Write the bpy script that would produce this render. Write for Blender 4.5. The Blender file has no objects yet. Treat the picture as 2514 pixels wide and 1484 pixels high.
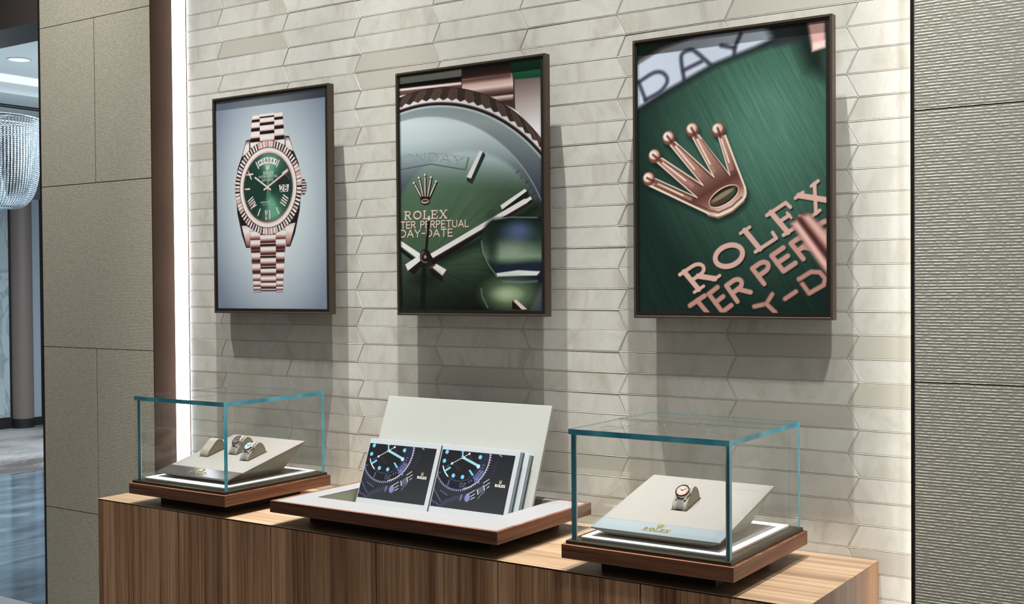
import bpy, bmesh, math, random
import numpy as np
from mathutils import Vector, Matrix

scene = bpy.context.scene
COL = scene.collection
rnd = random.Random(7)
Z0 = 0.95                      # height of the counter top above the floor; most heights below are measured from it

# ------------------------------------------------------------------ camera
CAM_F, CAM_YAW, CAM_PITCH, CAM_ROLL = 2881.09, 0.5982, -0.0161, -0.0075
cd = bpy.data.cameras.new('camera')
cam = bpy.data.objects.new('camera', cd)
COL.objects.link(cam)
cd.sensor_fit = 'HORIZONTAL'; cd.sensor_width = 36.0
cd.lens = CAM_F / 2514 * 36.0
cd.clip_start = 0.05; cd.clip_end = 100
_f = Vector((-math.sin(CAM_YAW) * math.cos(CAM_PITCH), math.cos(CAM_YAW) * math.cos(CAM_PITCH), math.sin(CAM_PITCH)))
_r = Vector((math.cos(CAM_YAW), math.sin(CAM_YAW), 0)); _u = _r.cross(_f)
_c, _s = math.cos(CAM_ROLL), math.sin(CAM_ROLL)
_r, _u = _c * _r + _s * _u, -_s * _r + _c * _u
cam.matrix_world = Matrix(((_r.x, _u.x, -_f.x, 0), (_r.y, _u.y, -_f.y, -2.3026), (_r.z, _u.z, -_f.z, Z0 + 0.55), (0, 0, 0, 1)))
scene.camera = cam

# ------------------------------------------------------------------ exposure, world, lights
vs = scene.view_settings
vs.view_transform = 'Standard'; vs.look = 'None'; vs.gamma = 1.0; vs.use_curve_mapping = False
vs.exposure = 0.0
scene.cycles.transparent_max_bounces = 32
scene.cycles.max_bounces = 8
scene.cycles.diffuse_bounces = 4
scene.cycles.glossy_bounces = 4
scene.cycles.caustics_reflective = False
scene.cycles.caustics_refractive = False
scene.cycles.sample_clamp_indirect = 6.0

def srgb(c, g=1.0):
    out = []
    for v in c[:3]:
        v = v / 255.0
        out.append((v / 12.92 if v <= 0.04045 else ((v + 0.055) / 1.055) ** 2.4) * g)
    return (out[0], out[1], out[2], 1.0)

world = bpy.data.worlds.new('shop_ambient'); scene.world = world
world.use_nodes = True
wn = world.node_tree.nodes; wl = world.node_tree.links; wn.clear()
w_out = wn.new('ShaderNodeOutputWorld'); w_bg = wn.new('ShaderNodeBackground')
w_tc = wn.new('ShaderNodeTexCoord'); w_sep = wn.new('ShaderNodeSeparateXYZ'); w_rmp = wn.new('ShaderNodeValToRGB'); w_map = wn.new('ShaderNodeMapRange')
w_map.inputs[1].default_value = -1; w_map.inputs[2].default_value = 1
wl.new(w_tc.outputs['Generated'], w_sep.inputs[0]); wl.new(w_sep.outputs['Z'], w_map.inputs[0]); wl.new(w_map.outputs[0], w_rmp.inputs[0])
e = w_rmp.color_ramp.elements
e[0].position = 0.25; e[0].color = (0.035, 0.033, 0.030, 1)
e[1].position = 0.95; e[1].color = (0.62, 0.61, 0.585, 1)
m_ = w_rmp.color_ramp.elements.new(0.5); m_.color = (0.20, 0.19, 0.175, 1)
wl.new(w_rmp.outputs[0], w_bg.inputs[0]); w_bg.inputs[1].default_value = 0.46
wl.new(w_bg.outputs[0], w_out.inputs[0])

def spot(name, loc, target, power, angle, blend, radius, color):
    d = bpy.data.lights.new(name, 'SPOT'); d.energy = power; d.spot_size = math.radians(angle); d.spot_blend = blend
    d.shadow_soft_size = radius; d.color = color
    o = bpy.data.objects.new(name, d); COL.objects.link(o); o.location = (loc[0], loc[1], loc[2] + Z0)
    v = Vector((target[0] - loc[0], target[1] - loc[1], target[2] - loc[2]))
    o.rotation_euler = v.to_track_quat('-Z', 'Y').to_euler()
    return o
def area(name, loc, target, power, sx, sy, color):
    d = bpy.data.lights.new(name, 'AREA'); d.shape = 'RECTANGLE'; d.energy = power; d.size = sx; d.size_y = sy; d.color = color
    o = bpy.data.objects.new(name, d); COL.objects.link(o); o.location = (loc[0], loc[1], loc[2] + Z0)
    v = Vector((target[0] - loc[0], target[1] - loc[1], target[2] - loc[2]))
    o.rotation_euler = v.to_track_quat('-Z', 'Y').to_euler()
    return o
WARM = (1.0, 0.93, 0.84); NEUT = (1.0, 0.972, 0.92); COOL = (0.80, 0.91, 1.0)
spot('spot_light', (-0.95, -0.345, 3.20), (-0.95, -0.19, 0.0), 830, 34, 1.0, 0.016, NEUT)
spot('spot_light', (-1.63, -0.345, 3.20), (-1.63, -0.19, 0.0), 830, 34, 1.0, 0.016, NEUT)
spot('spot_light', (-2.25, -0.345, 3.20), (-2.25, -0.19, 0.0), 830, 34, 1.0, 0.016, NEUT)
spot('spot_light', (-3.05, -0.80, 2.65), (-3.05, -0.15, 0.3), 180, 62, 1.0, 0.05, NEUT)
spot('spot_light', (-0.20, -0.80, 2.65), (-0.25, -0.15, 0.3), 225, 62, 1.0, 0.05, NEUT)
area('next_room_light', (-6.8, 3.6, 2.15), (-6.8, 3.6, 0.0), 340, 2.5, 4.0, COOL)
area('next_room_added_fill', (-7.6, 3.4, 1.0), (-7.6, 3.4, 2.2), 22, 1.6, 3.0, COOL)  # fill lamp without a fixture, added to brighten the next room's ceiling
d_ = bpy.data.lights.new('chandelier_glow', 'POINT'); d_.energy = 45; d_.shadow_soft_size = 0.06; d_.color = COOL
o_ = bpy.data.objects.new('chandelier_glow', d_); COL.objects.link(o_); o_.location = (-6.066, 1.4486, 1.32 + Z0)

# ------------------------------------------------------------------ node helpers and materials
def new_mat(name):
    m = bpy.data.materials.new(name); m.use_nodes = True
    nt = m.node_tree; nt.nodes.clear()
    out = nt.nodes.new('ShaderNodeOutputMaterial')
    return m, nt, out
def nd(nt, t, **kw):
    n = nt.nodes.new(t)
    for k, v in kw.items():
        if k.startswith('i_'):
            key = k[2:]
            key = int(key) if key.isdigit() else key.replace('_', ' ')
            n.inputs[key].default_value = v
        else: setattr(n, k, v)
    return n
def bsdf(nt, out, color=None, rough=0.5, metal=0.0, spec=0.5):
    b = nt.nodes.new('ShaderNodeBsdfPrincipled')
    if color is not None: b.inputs['Base Color'].default_value = color
    b.inputs['Roughness'].default_value = rough; b.inputs['Metallic'].default_value = metal
    b.inputs['Specular IOR Level'].default_value = spec
    nt.links.new(b.outputs[0], out.inputs[0])
    return b
def ramp(nt, stops, fac=None):
    r = nt.nodes.new('ShaderNodeValToRGB'); el = r.color_ramp.elements
    el[0].position, el[0].color = stops[0]; el[1].position, el[1].color = stops[-1]
    for p, c in stops[1:-1]:
        x = el.new(p); x.color = c
    if fac is not None: nt.links.new(fac, r.inputs[0])
    return r
def coords(nt, scale, kind='Object', loc=(0, 0, 0)):
    t = nt.nodes.new('ShaderNodeTexCoord'); mp = nt.nodes.new('ShaderNodeMapping')
    mp.inputs['Scale'].default_value = scale; mp.inputs['Location'].default_value = loc
    nt.links.new(t.outputs[kind], mp.inputs[0])
    return mp.outputs[0]
def noise(nt, vec, scale=1.0, detail=4.0, rough=0.55, dist=0.0):
    n = nt.nodes.new('ShaderNodeTexNoise'); n.inputs['Scale'].default_value = scale; n.inputs['Detail'].default_value = detail
    n.inputs['Roughness'].default_value = rough; n.inputs['Distortion'].default_value = dist
    nt.links.new(vec, n.inputs['Vector']); return n
def mathn(nt, op, a, b=None, clamp=False):
    n = nt.nodes.new('ShaderNodeMath'); n.operation = op; n.use_clamp = clamp
    for k, v in enumerate((a, b)):
        if v is None: continue
        if isinstance(v, (int, float)): n.inputs[k].default_value = v
        else: nt.links.new(v, n.inputs[k])
    return n.outputs[0]
def mixc(nt, fac, a, b, mode='MIX'):
    n = nt.nodes.new('ShaderNodeMix'); n.data_type = 'RGBA'; n.blend_type = mode
    for k, v in ((0, fac), (6, a), (7, b)):
        if isinstance(v, (int, float, tuple)): n.inputs[k].default_value = v
        else: nt.links.new(v, n.inputs[k])
    return n.outputs[2]
def bump(nt, b, height, strength, dist):
    n = nt.nodes.new('ShaderNodeBump'); n.inputs['Strength'].default_value = strength; n.inputs['Distance'].default_value = dist
    nt.links.new(height, n.inputs['Height']); nt.links.new(n.outputs[0], b.inputs['Normal'])

def plain(name, c, rough=0.5, metal=0.0, spec=0.5, var=0.0, vscale=40.0):
    m, nt, out = new_mat(name); b = bsdf(nt, out, srgb(c), rough, metal, spec)
    if var:
        n = noise(nt, coords(nt, (vscale,) * 3), detail=3)
        k = 1 - var
        r = ramp(nt, [(0.3, srgb((c[0] * k, c[1] * k, c[2] * k))), (0.7, srgb(c))], n.outputs[0])
        nt.links.new(r.outputs[0], b.inputs['Base Color'])
    return m
def emit(name, c, s):
    m, nt, out = new_mat(name); em = nt.nodes.new('ShaderNodeEmission'); em.inputs[0].default_value = srgb(c); em.inputs[1].default_value = s
    nt.links.new(em.outputs[0], out.inputs[0]); return m
def wood(name, dark, mid, light, axis, across=55.0, rough=0.42, figure=0.0, spec=0.35):
    """grain runs along axis (0, 1, 2); across = streaks per metre"""
    m, nt, out = new_mat(name); b = bsdf(nt, out, None, rough, 0, spec)
    def sc(a, l): return tuple(l if i == axis else a for i in range(3))
    n1 = noise(nt, coords(nt, sc(across * 0.30, 0.5)), detail=2, dist=figure)
    n2 = noise(nt, coords(nt, sc(across * 2.2, 1.2 + 6 * figure), loc=(3.1, 1.7, 0.4)), detail=4, rough=0.65, dist=figure)
    n3 = noise(nt, coords(nt, sc(across * 9, 5.0)), detail=5, rough=0.75)
    h = mathn(nt, 'ADD', mathn(nt, 'MULTIPLY', n1.outputs[0], 0.30), mathn(nt, 'ADD', mathn(nt, 'MULTIPLY', n2.outputs[0], 0.38), mathn(nt, 'MULTIPLY', n3.outputs[0], 0.32)))
    r = ramp(nt, [(0.40, srgb(dark)), (0.50, srgb(mid)), (0.61, srgb(light))], h)
    nt.links.new(r.outputs[0], b.inputs['Base Color'])
    bump(nt, b, n3.outputs[0], 0.12, 0.0006)
    return m
def combed(name, c_lo, c_hi, period, strength):
    """hand combed stone: rows of broken horizontal ridges"""
    m, nt, out = new_mat(name); b = bsdf(nt, out, None, 0.36, 0, 0.5)
    sep = nt.nodes.new('ShaderNodeSeparateXYZ'); nt.links.new(coords(nt, (1, 1, 1)), sep.inputs[0])
    wob = noise(nt, coords(nt, (16, 16, 40)), detail=2)
    zz = mathn(nt, 'ADD', mathn(nt, 'MULTIPLY', sep.outputs['Z'], 1.0 / period), mathn(nt, 'MULTIPLY', wob.outputs[0], 0.35))
    row = mathn(nt, 'FLOOR', zz); frac = mathn(nt, 'FRACT', zz)
    cmb = nt.nodes.new('ShaderNodeCombineXYZ')
    nt.links.new(mathn(nt, 'MULTIPLY', sep.outputs['X'], 92.0), cmb.inputs[0]); nt.links.new(mathn(nt, 'MULTIPLY', row, 3.7), cmb.inputs[1])
    dash = noise(nt, cmb.outputs[0], 1.0, 3, 0.6)
    fine = noise(nt, coords(nt, (260, 260, 520)), detail=2)
    amp = nt.nodes.new('ShaderNodeMapRange'); amp.inputs[1].default_value = 0.42; amp.inputs[2].default_value = 0.60; nt.links.new(dash.outputs[0], amp.inputs[0])
    prof = mathn(nt, 'SINE', mathn(nt, 'MULTIPLY', mathn(nt, 'POWER', frac, 1.5), math.pi))
    h = mathn(nt, 'ADD', mathn(nt, 'MULTIPLY', prof, mathn(nt, 'ADD', mathn(nt, 'MULTIPLY', amp.outputs[0], 0.75), 0.2)), mathn(nt, 'MULTIPLY', fine.outputs[0], 0.16))
    r = ramp(nt, [(0.05, srgb(c_lo)), (0.85, srgb(c_hi))], h)
    nt.links.new(r.outputs[0], b.inputs['Base Color'])
    bump(nt, b, h, strength, 0.0028)
    return m
def attr_mat(name, attr, rough=0.35, spec=0.4):
    m, nt, out = new_mat(name); b = bsdf(nt, out, None, rough, 0, spec)
    a = nt.nodes.new('ShaderNodeAttribute'); a.attribute_name = attr
    nt.links.new(a.outputs['Color'], b.inputs['Base Color'])
    return m
def glass_pane(name, tint, dust=False):
    """clear pane: what is behind shows through, the surface mirrors by angle"""
    m, nt, out = new_mat(name)
    tr = nt.nodes.new('ShaderNodeBsdfTransparent'); tr.inputs[0].default_value = tint
    gl = nt.nodes.new('ShaderNodeBsdfGlossy'); gl.inputs['Roughness'].default_value = 0.0; gl.inputs[0].default_value = (1, 1, 1, 1)
    lw = nt.nodes.new('ShaderNodeLayerWeight'); lw.inputs[0].default_value = 0.5
    f5 = mathn(nt, 'POWER', lw.outputs['Facing'], 5.0)
    fr = mathn(nt, 'ADD', mathn(nt, 'MULTIPLY', f5, 0.85), 0.038)
    mx = nt.nodes.new('ShaderNodeMixShader'); nt.links.new(fr, mx.inputs[0]); nt.links.new(tr.outputs[0], mx.inputs[1]); nt.links.new(gl.outputs[0], mx.inputs[2])
    last = mx
    if dust:
        vo = nt.nodes.new('ShaderNodeTexVoronoi'); vo.inputs['Scale'].default_value = 260
        nt.links.new(coords(nt, (1, 1, 1)), vo.inputs['Vector'])
        cl = nt.nodes.new('ShaderNodeSeparateXYZ'); nt.links.new(vo.outputs['Color'], cl.inputs[0])
        spk = mathn(nt, 'MULTIPLY', mathn(nt, 'LESS_THAN', vo.outputs['Distance'], 0.16), mathn(nt, 'LESS_THAN', cl.outputs[0], 0.09))
        df = nt.nodes.new('ShaderNodeBsdfDiffuse'); df.inputs[0].default_value = (0.9, 0.9, 0.88, 1)
        m2 = nt.nodes.new('ShaderNodeMixShader'); nt.links.new(mathn(nt, 'MULTIPLY', spk, 0.8), m2.inputs[0])
        nt.links.new(mx.outputs[0], m2.inputs[1]); nt.links.new(df.outputs[0], m2.inputs[2]); last = m2
    nt.links.new(last.outputs[0], out.inputs[0])
    return m

M = {}
M['tile'], nt, out = new_mat('onyx_tile')
b = bsdf(nt, out, None, 0.32, 0, 0.4)
at = nt.nodes.new('ShaderNodeAttribute'); at.attribute_name = 'tile_tone'
sp = nt.nodes.new('ShaderNodeSeparateColor'); nt.links.new(at.outputs['Color'], sp.inputs[0])
of = nt.nodes.new('ShaderNodeVectorMath'); of.operation = 'SCALE'; nt.links.new(at.outputs['Color'], of.inputs[0]); of.inputs['Scale'].default_value = 9.0
ad = nt.nodes.new('ShaderNodeVectorMath'); ad.operation = 'ADD'
nt.links.new(coords(nt, (1, 1, 1)), ad.inputs[0]); nt.links.new(of.outputs[0], ad.inputs[1])
mpv = nt.nodes.new('ShaderNodeMapping'); mpv.inputs['Rotation'].default_value = (0, 0.6, 0); mpv.inputs['Scale'].default_value = (9, 9, 5)
nt.links.new(ad.outputs[0], mpv.inputs[0])
nv = noise(nt, mpv.outputs[0], 1.0, 6, 0.62, 1.2)
nw = noise(nt, mpv.outputs[0], 2.6, 5, 0.6, 1.8)
cl = ramp(nt, [(0.28, srgb((184, 182, 171))), (0.46, srgb((206, 206, 199))), (0.60, srgb((214, 215, 210))), (0.76, srgb((201, 200, 190)))], nv.outputs[0])
vein = ramp(nt, [(0.470, (0, 0, 0, 1)), (0.495, (1, 1, 1, 1)), (0.52, (0, 0, 0, 1))], nw.outputs[0])
c1 = mixc(nt, mathn(nt, 'MULTIPLY', vein.outputs[0], 0.14), cl.outputs[0], srgb((170, 160, 140)))
tone = mixc(nt, mathn(nt, 'MULTIPLY', sp.outputs[0], 0.10), c1, srgb((150, 142, 125)))
pl_ = mixc(nt, sp.outputs[2], tone, srgb((192, 190, 180)))
nt.links.new(pl_, b.inputs['Base Color'])
M['grout'] = plain('grout', (194, 193, 186), 0.6)
M['stone'] = combed('combed_stone', (156, 156, 145), (208, 208, 199), 0.0056, 0.30)
M['stone_fine'] = combed('combed_stone_fine', (164, 160, 146), (198, 194, 179), 0.0043, 0.16)
M['black'] = plain('black_metal', (22, 19, 17), 0.4, 0.0)
M['shadow_gap'] = plain('joint_black', (18, 16, 14), 0.8)
M['bronze'] = plain('brown_bronze', (62, 48, 39), 0.6, 0.0, 0.0, var=0.10, vscale=6)
M['frame_bronze'] = plain('frame_bronze', (86, 76, 64), 0.42, 0.45)
M['frame_black'] = plain('frame_black', (20, 17, 15), 0.5)
M['copper'] = plain('copper_trim', (110, 72, 52), 0.35, 0.8)
M['walnut_door'] = wood('walnut_vertical', (112, 78, 55), (178, 135, 102), (226, 184, 147), 2, 52, 0.45)
M['walnut_top'] = wood('walnut_lengthwise', (112, 91, 71), (144, 121, 97), (166, 145, 120), 0, 46, 0.4)
M['walnut_end'] = wood('walnut_end_panel', (118, 82, 60), (150, 112, 84), (178, 140, 110), 2, 60, 0.45)
M['walnut_base'] = wood('walnut_figured', (66, 38, 27), (104, 66, 48), (134, 92, 68), 0, 60, 0.38, 0.5)
M['walnut_base_side'] = wood('walnut_figured_side', (66, 38, 27), (104, 66, 48), (134, 92, 68), 1, 60, 0.38, 0.3)
M['plinth'] = plain('plinth_black', (16, 14, 13), 0.6)
M['rim'] = plain('rim_bronze', (70, 63, 50), 0.35, 0.6)
M['glass'] = glass_pane('clear_glass', (0.985, 0.992, 0.987, 1))
M['glass_top'] = glass_pane('clear_glass_dusty', (0.975, 0.985, 0.978, 1), True)
M['glass_edge'], nt, out = new_mat('glass_cut_edge')
b = bsdf(nt, out, None, 0.12, 0, 0.8)
ne = noise(nt, coords(nt, (14, 14, 10)), 1.0, 2, 0.5)
re_ = ramp(nt, [(0.35, srgb((44, 134, 158))), (0.5, srgb((70, 162, 188))), (0.68, srgb((104, 188, 208)))], ne.outputs[0])
nt.links.new(re_.outputs[0], b.inputs['Base Color'])
M['seal'] = plain('clear_seal', (235, 240, 240), 0.15)
M['white_pad'] = plain('white_leather', (214, 216, 217), 0.55, var=0.03, vscale=300)
M['beige_pad'] = plain('beige_leather', (160, 153, 143), 0.6, var=0.04, vscale=300)
M['beige_top'] = plain('stone_leather', (129, 125, 122), 0.55, var=0.03, vscale=200)
M['beige_side'] = plain('taupe_leather', (150, 142, 126), 0.5)
M['steel_plate'] = plain('satin_plate', (142, 152, 160), 0.25, 0.3)
M['plate_dark_reflection'] = plain('plate_dark_reflection', (74, 73, 72), 0.2, 0.3)  # same plate metal, with its dark reflection put into the base colour
M['gold'] = plain('gold_lettering', (214, 190, 110), 0.28, 0.9)
M['cushion'] = plain('cushion_leather', (142, 137, 126), 0.55, var=0.04, vscale=500)
M['cushion_side'] = plain('cushion_suede', (150, 139, 120), 0.8)
M['piping'] = plain('cushion_piping', (130, 122, 108), 0.6)
M['silver'] = plain('polished_steel', (205, 203, 200), 0.2, 0.6)
M['dark_steel'] = plain('bezel_steel', (112, 92, 86), 0.2, 1.0)
M['dial_pink'] = plain('rose_dial', (178, 152, 144), 0.22, 0.0)
M['dial_dark'] = plain('slate_dial', (92, 84, 82), 0.2, 0.0)
M['dial_white'] = plain('pale_dial', (150, 164, 170), 0.2, 0.0)
M['hand_dark'] = plain('watch_hands', (88, 50, 44), 0.3, 0.5)
M['board'] = plain('ivory_board', (146, 149, 145), 0.5)
M['border_white'] = plain('white_border', (118, 119, 121), 0.5)
M['well'] = plain('well_felt', (150, 150, 136), 0.8)
M['paper_white'] = plain('white_cover', (154, 160, 166), 0.35)
M['page'] = plain('page_block', (150, 152, 156), 0.7)
M['green_cover'] = plain('green_cover', (14, 70, 62), 0.4)
M['print'] = attr_mat('printed_picture', 'ink', 0.30, 0.35)
M['led'] = emit('led_diffuser', (238, 244, 255), 7.0)
M['led_hidden'] = emit('led_cove', (255, 248, 238), 4.5)
M['room_wall'] = plain('far_wall_paint', (176, 186, 190), 0.6)
M['room_ceiling'] = plain('ceiling_paint', (206, 214, 214), 0.7)
M['marble_panel'], nt, out = new_mat('white_marble_panel')
b = bsdf(nt, out, None, 0.2, 0, 0.5)
nm = noise(nt, coords(nt, (2.5, 2.5, 1.2)), 1.0, 6, 0.6, 1.5)
nt.links.new(ramp(nt, [(0.45, srgb((176, 190, 194))), (0.5, srgb((150, 162, 166))), (0.53, srgb((186, 200, 204)))], nm.outputs[0]).outputs[0], b.inputs['Base Color'])
M['far_brown'] = plain('brown_column', (128, 115, 108), 0.5, 0.0)
M['far_door'] = plain('grey_door', (168, 178, 188), 0.4)
M['far_black'] = plain('dark_frame', (34, 32, 33), 0.5)
M['header'] = plain('dark_header', (58, 52, 50), 0.5)
M['carpet'], nt, out = new_mat('pile_carpet')
b = bsdf(nt, out, None, 0.9, 0, 0.1)
n1 = noise(nt, coords(nt, (1.4, 0.8, 1)), 1.0, 3, 0.5); n2 = noise(nt, coords(nt, (40, 14, 1)), 1.0, 4, 0.7)
hh = mathn(nt, 'ADD', mathn(nt, 'MULTIPLY', n1.outputs[0], 0.7), mathn(nt, 'MULTIPLY', n2.outputs[0], 0.3))
nt.links.new(ramp(nt, [(0.38, srgb((96, 90, 86))), (0.6, srgb((190, 186, 184)))], hh).outputs[0], b.inputs['Base Color'])
M['floor'], nt, out = new_mat('polished_blue_marble')
b = bsdf(nt, out, None, 0.1, 0, 0.6)
n1 = noise(nt, coords(nt, (5, 1.6, 1)), 1.0, 6, 0.6, 0.5)
nt.links.new(ramp(nt, [(0.35, srgb((66, 78, 88))), (0.55, srgb((92, 108, 118))), (0.7, srgb((124, 140, 150)))], n1.outputs[0]).outputs[0], b.inputs['Base Color'])
M['shop_floor'] = plain('shop_floor', (150, 146, 138), 0.35, var=0.08, vscale=3)
M['chrome'] = plain('chandelier_chrome', (190, 196, 200), 0.15, 1.0)
M['crystal'] = plain('crystal_bead', (222, 232, 238), 0.08, 0.0, 0.9)
M['lamp_white'] = emit('lamp_glow', (240, 246, 255), 6.0)
M['cove_white'] = emit('cove_glow', (236, 246, 255), 1.1)


# ------------------------------------------------------------------ mesh helpers
class MB:
    def __init__(s): s.v = []; s.f = []; s.m = []
    def add(s, vs, fs, mi=0):
        b = len(s.v); s.v += [tuple(v) for v in vs]
        for f in fs: s.f.append(tuple(b + i for i in f)); s.m.append(mi)
        return s
    def box(s, x0, x1, y0, y1, z0, z1, mi=0):
        v = [(x, y, z) for z in (z0, z1) for y in (y0, y1) for x in (x0, x1)]
        return s.add(v, [(0, 2, 3, 1), (4, 5, 7, 6), (0, 1, 5, 4), (2, 6, 7, 3), (0, 4, 6, 2), (1, 3, 7, 5)], mi)
    def slab_faces(s, x0, x1, y0, y1, z0, z1, edges):
        """a pane whose named faces ('-x', '+x', '-y', '+y', '-z', '+z') are cut edges (material 1)"""
        v = [(x, y, z) for z in (z0, z1) for y in (y0, y1) for x in (x0, x1)]
        fs = [((0, 2, 3, 1), '-z'), ((4, 5, 7, 6), '+z'), ((0, 1, 5, 4), '-y'), ((2, 6, 7, 3), '+y'), ((0, 4, 6, 2), '-x'), ((1, 3, 7, 5), '+x')]
        b = len(s.v); s.v += v
        for f, a in fs: s.f.append(tuple(b + i for i in f)); s.m.append(1 if a in edges else 0)
        return s
    def prism(s, pts, axis_vec, mi=0):
        """polygon (list of 3D points) pushed along axis_vec"""
        n = len(pts); a = Vector(axis_vec)
        v = [Vector(p) for p in pts]; v = v + [p + a for p in v]
        fs = [tuple(range(n))[::-1], tuple(range(n, 2 * n))] + [(i, (i + 1) % n, n + (i + 1) % n, n + i) for i in range(n)]
        return s.add(v, fs, mi)
    def loft(s, rings, cap=True, mi=0, closed=True):
        n = len(rings[0]); v = [p for r in rings for p in r]; fs = []
        for k in range(len(rings) - 1):
            for i in range(n if closed else n - 1):
                j = (i + 1) % n
                fs.append((k * n + i, k * n + j, (k + 1) * n + j, (k + 1) * n + i))
        if cap: fs += [tuple(range(n))[::-1], tuple(range((len(rings) - 1) * n, len(rings) * n))]
        return s.add(v, fs, mi)
    def lathe(s, prof, n=32, origin=(0, 0, 0), mi=0, cap=True):
        o = Vector(origin); rings = []
        for r, z in prof: rings.append([o + Vector((r * math.cos(2 * math.pi * i / n), r * math.sin(2 * math.pi * i / n), z)) for i in range(n)])
        return s.loft(rings, cap, mi)
    def tube(s, pts, r, n=8, mi=0, closed=False):
        pts = [Vector(p) for p in pts]; rings = []; L = len(pts); prev = None
        for i, p in enumerate(pts):
            a = pts[(i - 1) % L] if (closed or i > 0) else p; b = pts[(i + 1) % L] if (closed or i < L - 1) else p
            t = (b - a).normalized()
            if prev is None:
                up = Vector((0, 0, 1)) if abs(t.z) < 0.9 else Vector((1, 0, 0)); x = t.cross(up).normalized()
            else: x = (prev - t * prev.dot(t)).normalized()
            prev = x; y = t.cross(x)
            rings.append([p + x * (r * math.cos(2 * math.pi * k / n)) + y * (r * math.sin(2 * math.pi * k / n)) for k in range(n)])
        if closed: rings.append(rings[0])
        return s.loft(rings, not closed, mi)
    def build(s, name, mats, parent=None, bevel=0.0, segs=2, smooth=False, loc=None, side=None):
        me = bpy.data.meshes.new(name)
        me.from_pydata([tuple(v) for v in s.v], [], s.f)
        if not isinstance(mats, (list, tuple)): mats = [mats]
        for m in mats: me.materials.append(m)
        me.polygons.foreach_set('material_index', s.m)
        bm = bmesh.new(); bm.from_mesh(me)
        bmesh.ops.recalc_face_normals(bm, faces=bm.faces)
        if bevel > 0: bmesh.ops.bevel(bm, geom=list(bm.edges), offset=bevel, segments=segs, affect='EDGES', profile=0.6, clamp_overlap=True)
        bm.to_mesh(me); bm.free()
        if side is not None:                       # faces looking along x get the second material (grain turned)
            for p in me.polygons:
                if abs(p.normal.x) > 0.8: p.material_index = side
        if smooth:
            me.polygons.foreach_set('use_smooth', [True] * len(me.polygons))
            me.set_sharp_from_angle(angle=math.radians(38))
        o = bpy.data.objects.new(name, me); COL.objects.link(o)
        if parent is not None: o.parent = parent
        if loc: o.location = loc
        return o
def thing(name, label, cat, loc=(0, 0, 0), rot=(0, 0, 0), group=None):
    o = bpy.data.objects.new(name, None); COL.objects.link(o); o.empty_display_size = 0.05
    o.location = (loc[0], loc[1], loc[2] + Z0); o.rotation_euler = rot
    o['label'] = label; o['category'] = cat
    if group: o['group'] = group
    return o
def tag(o, label=None, cat=None, group=None, kind=None):
    if label: o['label'] = label
    if cat: o['category'] = cat
    if group: o['group'] = group
    if kind: o['kind'] = kind
    return o
def struct(o, label=None, cat=None):
    o['kind'] = 'structure'
    if label: o['label'] = label
    if cat: o['category'] = cat
    o.location.z += Z0
    return o
def kids(o): return [c for c in bpy.data.objects if c.parent == o]
def copy_tree(o, parent=None):
    c = o.copy(); COL.objects.link(c)
    if parent is not None: c.parent = parent
    for ch in kids(o): copy_tree(ch, c)
    return c

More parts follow.
